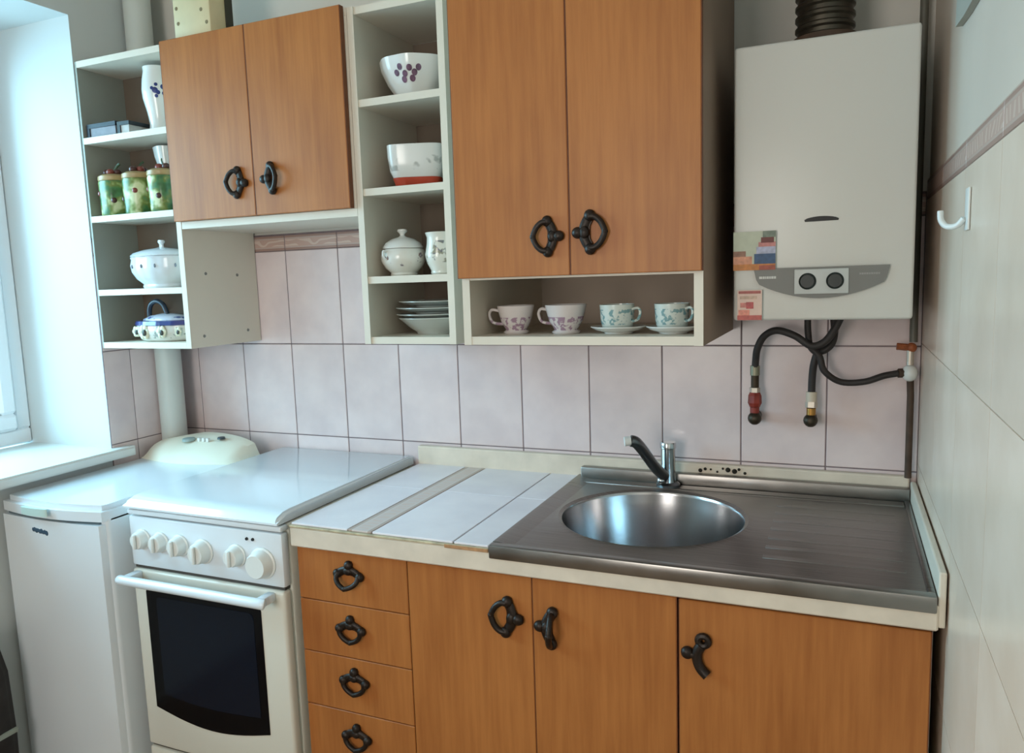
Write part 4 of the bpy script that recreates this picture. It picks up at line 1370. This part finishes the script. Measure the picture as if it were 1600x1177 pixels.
for k in range(10):
    a = (k + 0.5) * PI / 5 - 0.1
    bm = bmesh.new()
    add_ball(bm, (0.1018 * PAN(a) * math.cos(a), 0.1018 * PAN(a) * math.sin(a), 0.066), 0.006, 8, (0.5, 0.5, 1))
    lobj('rosette', bm, mat('rosette_grey', lin(128, 138, 152), 0.35), tu)
for s in (-1, 1):
    lobj('handle', tube([(s * 0.098, 0, 0.080), (s * 0.116, 0, 0.086), (s * 0.118, 0, 0.068), (s * 0.104, 0, 0.058)], 0.004, 8, sub=4), TUM, tu)

tp = china('teapot', (0.112, -0.218, LZ[0]), 'blue and white ceramic teapot with a dark arched handle on the lowest corner shelf', 'teapot', rz=0.0)
EL = lambda a: (1.0 if True else 1)
bm = lathe([(0, 0), (0.05, 0), (0.058, 0.006), (0.066, 0.028), (0.064, 0.05), (0.056, 0.058), (0, 0.058)], 48)
for v in bm.verts:
    v.co.x *= 1.75
lobj('pot', bm, mat_print('teapot_glaze', lin(214, 214, 206), lin(150, 156, 150), 0.01, 0.045, 40, 0.58), tp)
bm = lathe([(0.060, 0.0455), (0.0685, 0.050), (0.066, 0.062), (0.056, 0.064), (0.056, 0.0585)], 48, warp=lambda a: 1 + 0.02 * math.cos(14 * a))
for v in bm.verts:
    v.co.x *= 1.75
lobj('blue_rim', bm, mat('cobalt_glaze', lin(46, 58, 118), 0.2, coat=0.4, var=0.15, vscale=30), tp)
bm = lathe([(0.053, 0.0585), (0.050, 0.068), (0.035, 0.078), (0.012, 0.084), (0, 0.085)], 40)
for v in bm.verts:
    v.co.x *= 1.75
lobj('lid', bm, mat_print('teapot_lid', lin(196, 200, 212), lin(90, 100, 150), 0.06, 0.09, 50, 0.58), tp)
lobj('handle', tube([(-0.062, -0.012, 0.060), (-0.060, -0.014, 0.092), (-0.048, -0.015, 0.114), (-0.024, -0.015, 0.122), (0.000, -0.014, 0.110), (0.012, -0.012, 0.080)], 0.0072, 10, sub=5), mat('teapot_handle_dark', lin(36, 50, 66), 0.35), tp)
for k, (fx, s) in enumerate(((-0.092, 0.016), (-0.034, 0.021), (0.036, 0.018), (0.084, 0.014))):
    fy = -math.sqrt(max(0.0, 1 - (fx / 0.1155) ** 2)) * 0.064
    bm = bmesh.new()
    for q in range(6):
        a = q * PI / 3
        add_ball(bm, (fx + s * 0.6 * math.cos(a), fy - 0.002, 0.030 + s * 0.6 * math.sin(a)), s * 0.52, 8, (1, 0.5, 1))
    f_ = lobj('flower', bm, mat('flower_cream', lin(216, 214, 190), 0.3), tp)
    bm = bmesh.new()
    add_ball(bm, (fx + 0.006, fy - 0.008, 0.028), s * 0.4, 8, (1, 0.5, 1.2))
    o = lobj('flower_centre', bm, mat('flower_core', lin(52, 56, 52), 0.4), f_)

# on top of the short cupboard: beige patterned tin
tn = thing('storage_tin', (0.385, -0.245, 2.0762), 'beige dotted tin standing on top of the short oak cupboard', 'tin')
obj('tin_body', box(0.308, 0.440, -0.29, -0.2, 2.0764, 2.30, 0.006, 2), mat('tin_beige', lin(214, 200, 160), 0.5, var=0.1, vscale=12), tn, smooth=True)
for (x, z) in ((0.325, 2.125), (0.322, 2.165), (0.41, 2.15), (0.412, 2.19), (0.427, 2.115), (0.37, 2.21)):
    bm = lathe([(0, 0), (0.0055, 0), (0.0045, 0.0012), (0, 0.0014)], 10)
    for v in bm.verts:
        v.co = (x + v.co.x, -0.29 - v.co.z + 0.0002, z + v.co.y)
    bmesh.ops.recalc_face_normals(bm, faces=bm.faces)
    obj('dot', bm, mat('tin_dots', lin(128, 116, 84), 0.5), tn)
obj('dark_spine', box(0.4402, 0.4425, -0.232, -0.204, 2.0764, 2.298), mat('tin_spine', lin(52, 50, 36), 0.6), tn)

# dark carrier bag on the floor, left of the washing machine
bg_ = thing('carrier_bag', (-0.045, -0.84, 0.0005), 'dark bulging bag on the floor at the left of the washing machine', 'bag')
bm = lathe([(0, 0), (0.034, 0), (0.040, 0.02), (0.042, 0.2), (0.040, 0.38), (0.034, 0.47), (0.029, 0.50), (0.026, 0.50), (0.034, 0.4), (0.034, 0.03), (0, 0.02)], 40, warp=lambda a: 1 + 0.03 * math.cos(7 * a + 1) + 0.02 * math.sin(11 * a))
for v in bm.verts:
    v.co.y *= 2.9
    v.co.x += 0.002 * math.sin(v.co.z * 30 + v.co.y * 40)
lobj('sack', bm, mat('dark_sacking', lin(40, 36, 34), 0.7, var=0.5, vscale=14, bump=0.6, bscale=40), bg_)
for sx in (-1, 1):
    lobj('handle', tube([(sx * 0.022, -0.05, 0.49), (sx * 0.024, -0.04, 0.55), (sx * 0.024, 0.0, 0.575), (sx * 0.024, 0.04, 0.55), (sx * 0.022, 0.05, 0.49)], 0.004, 8, sub=4), mat('bag_handle', lin(60, 52, 48), 0.6), bg_)
lobj('label_strip', box(0.036, 0.0435, 0.02, 0.10, 0.22, 0.232), mat('bag_strip', lin(150, 160, 150), 0.6), bg_, smooth=False)
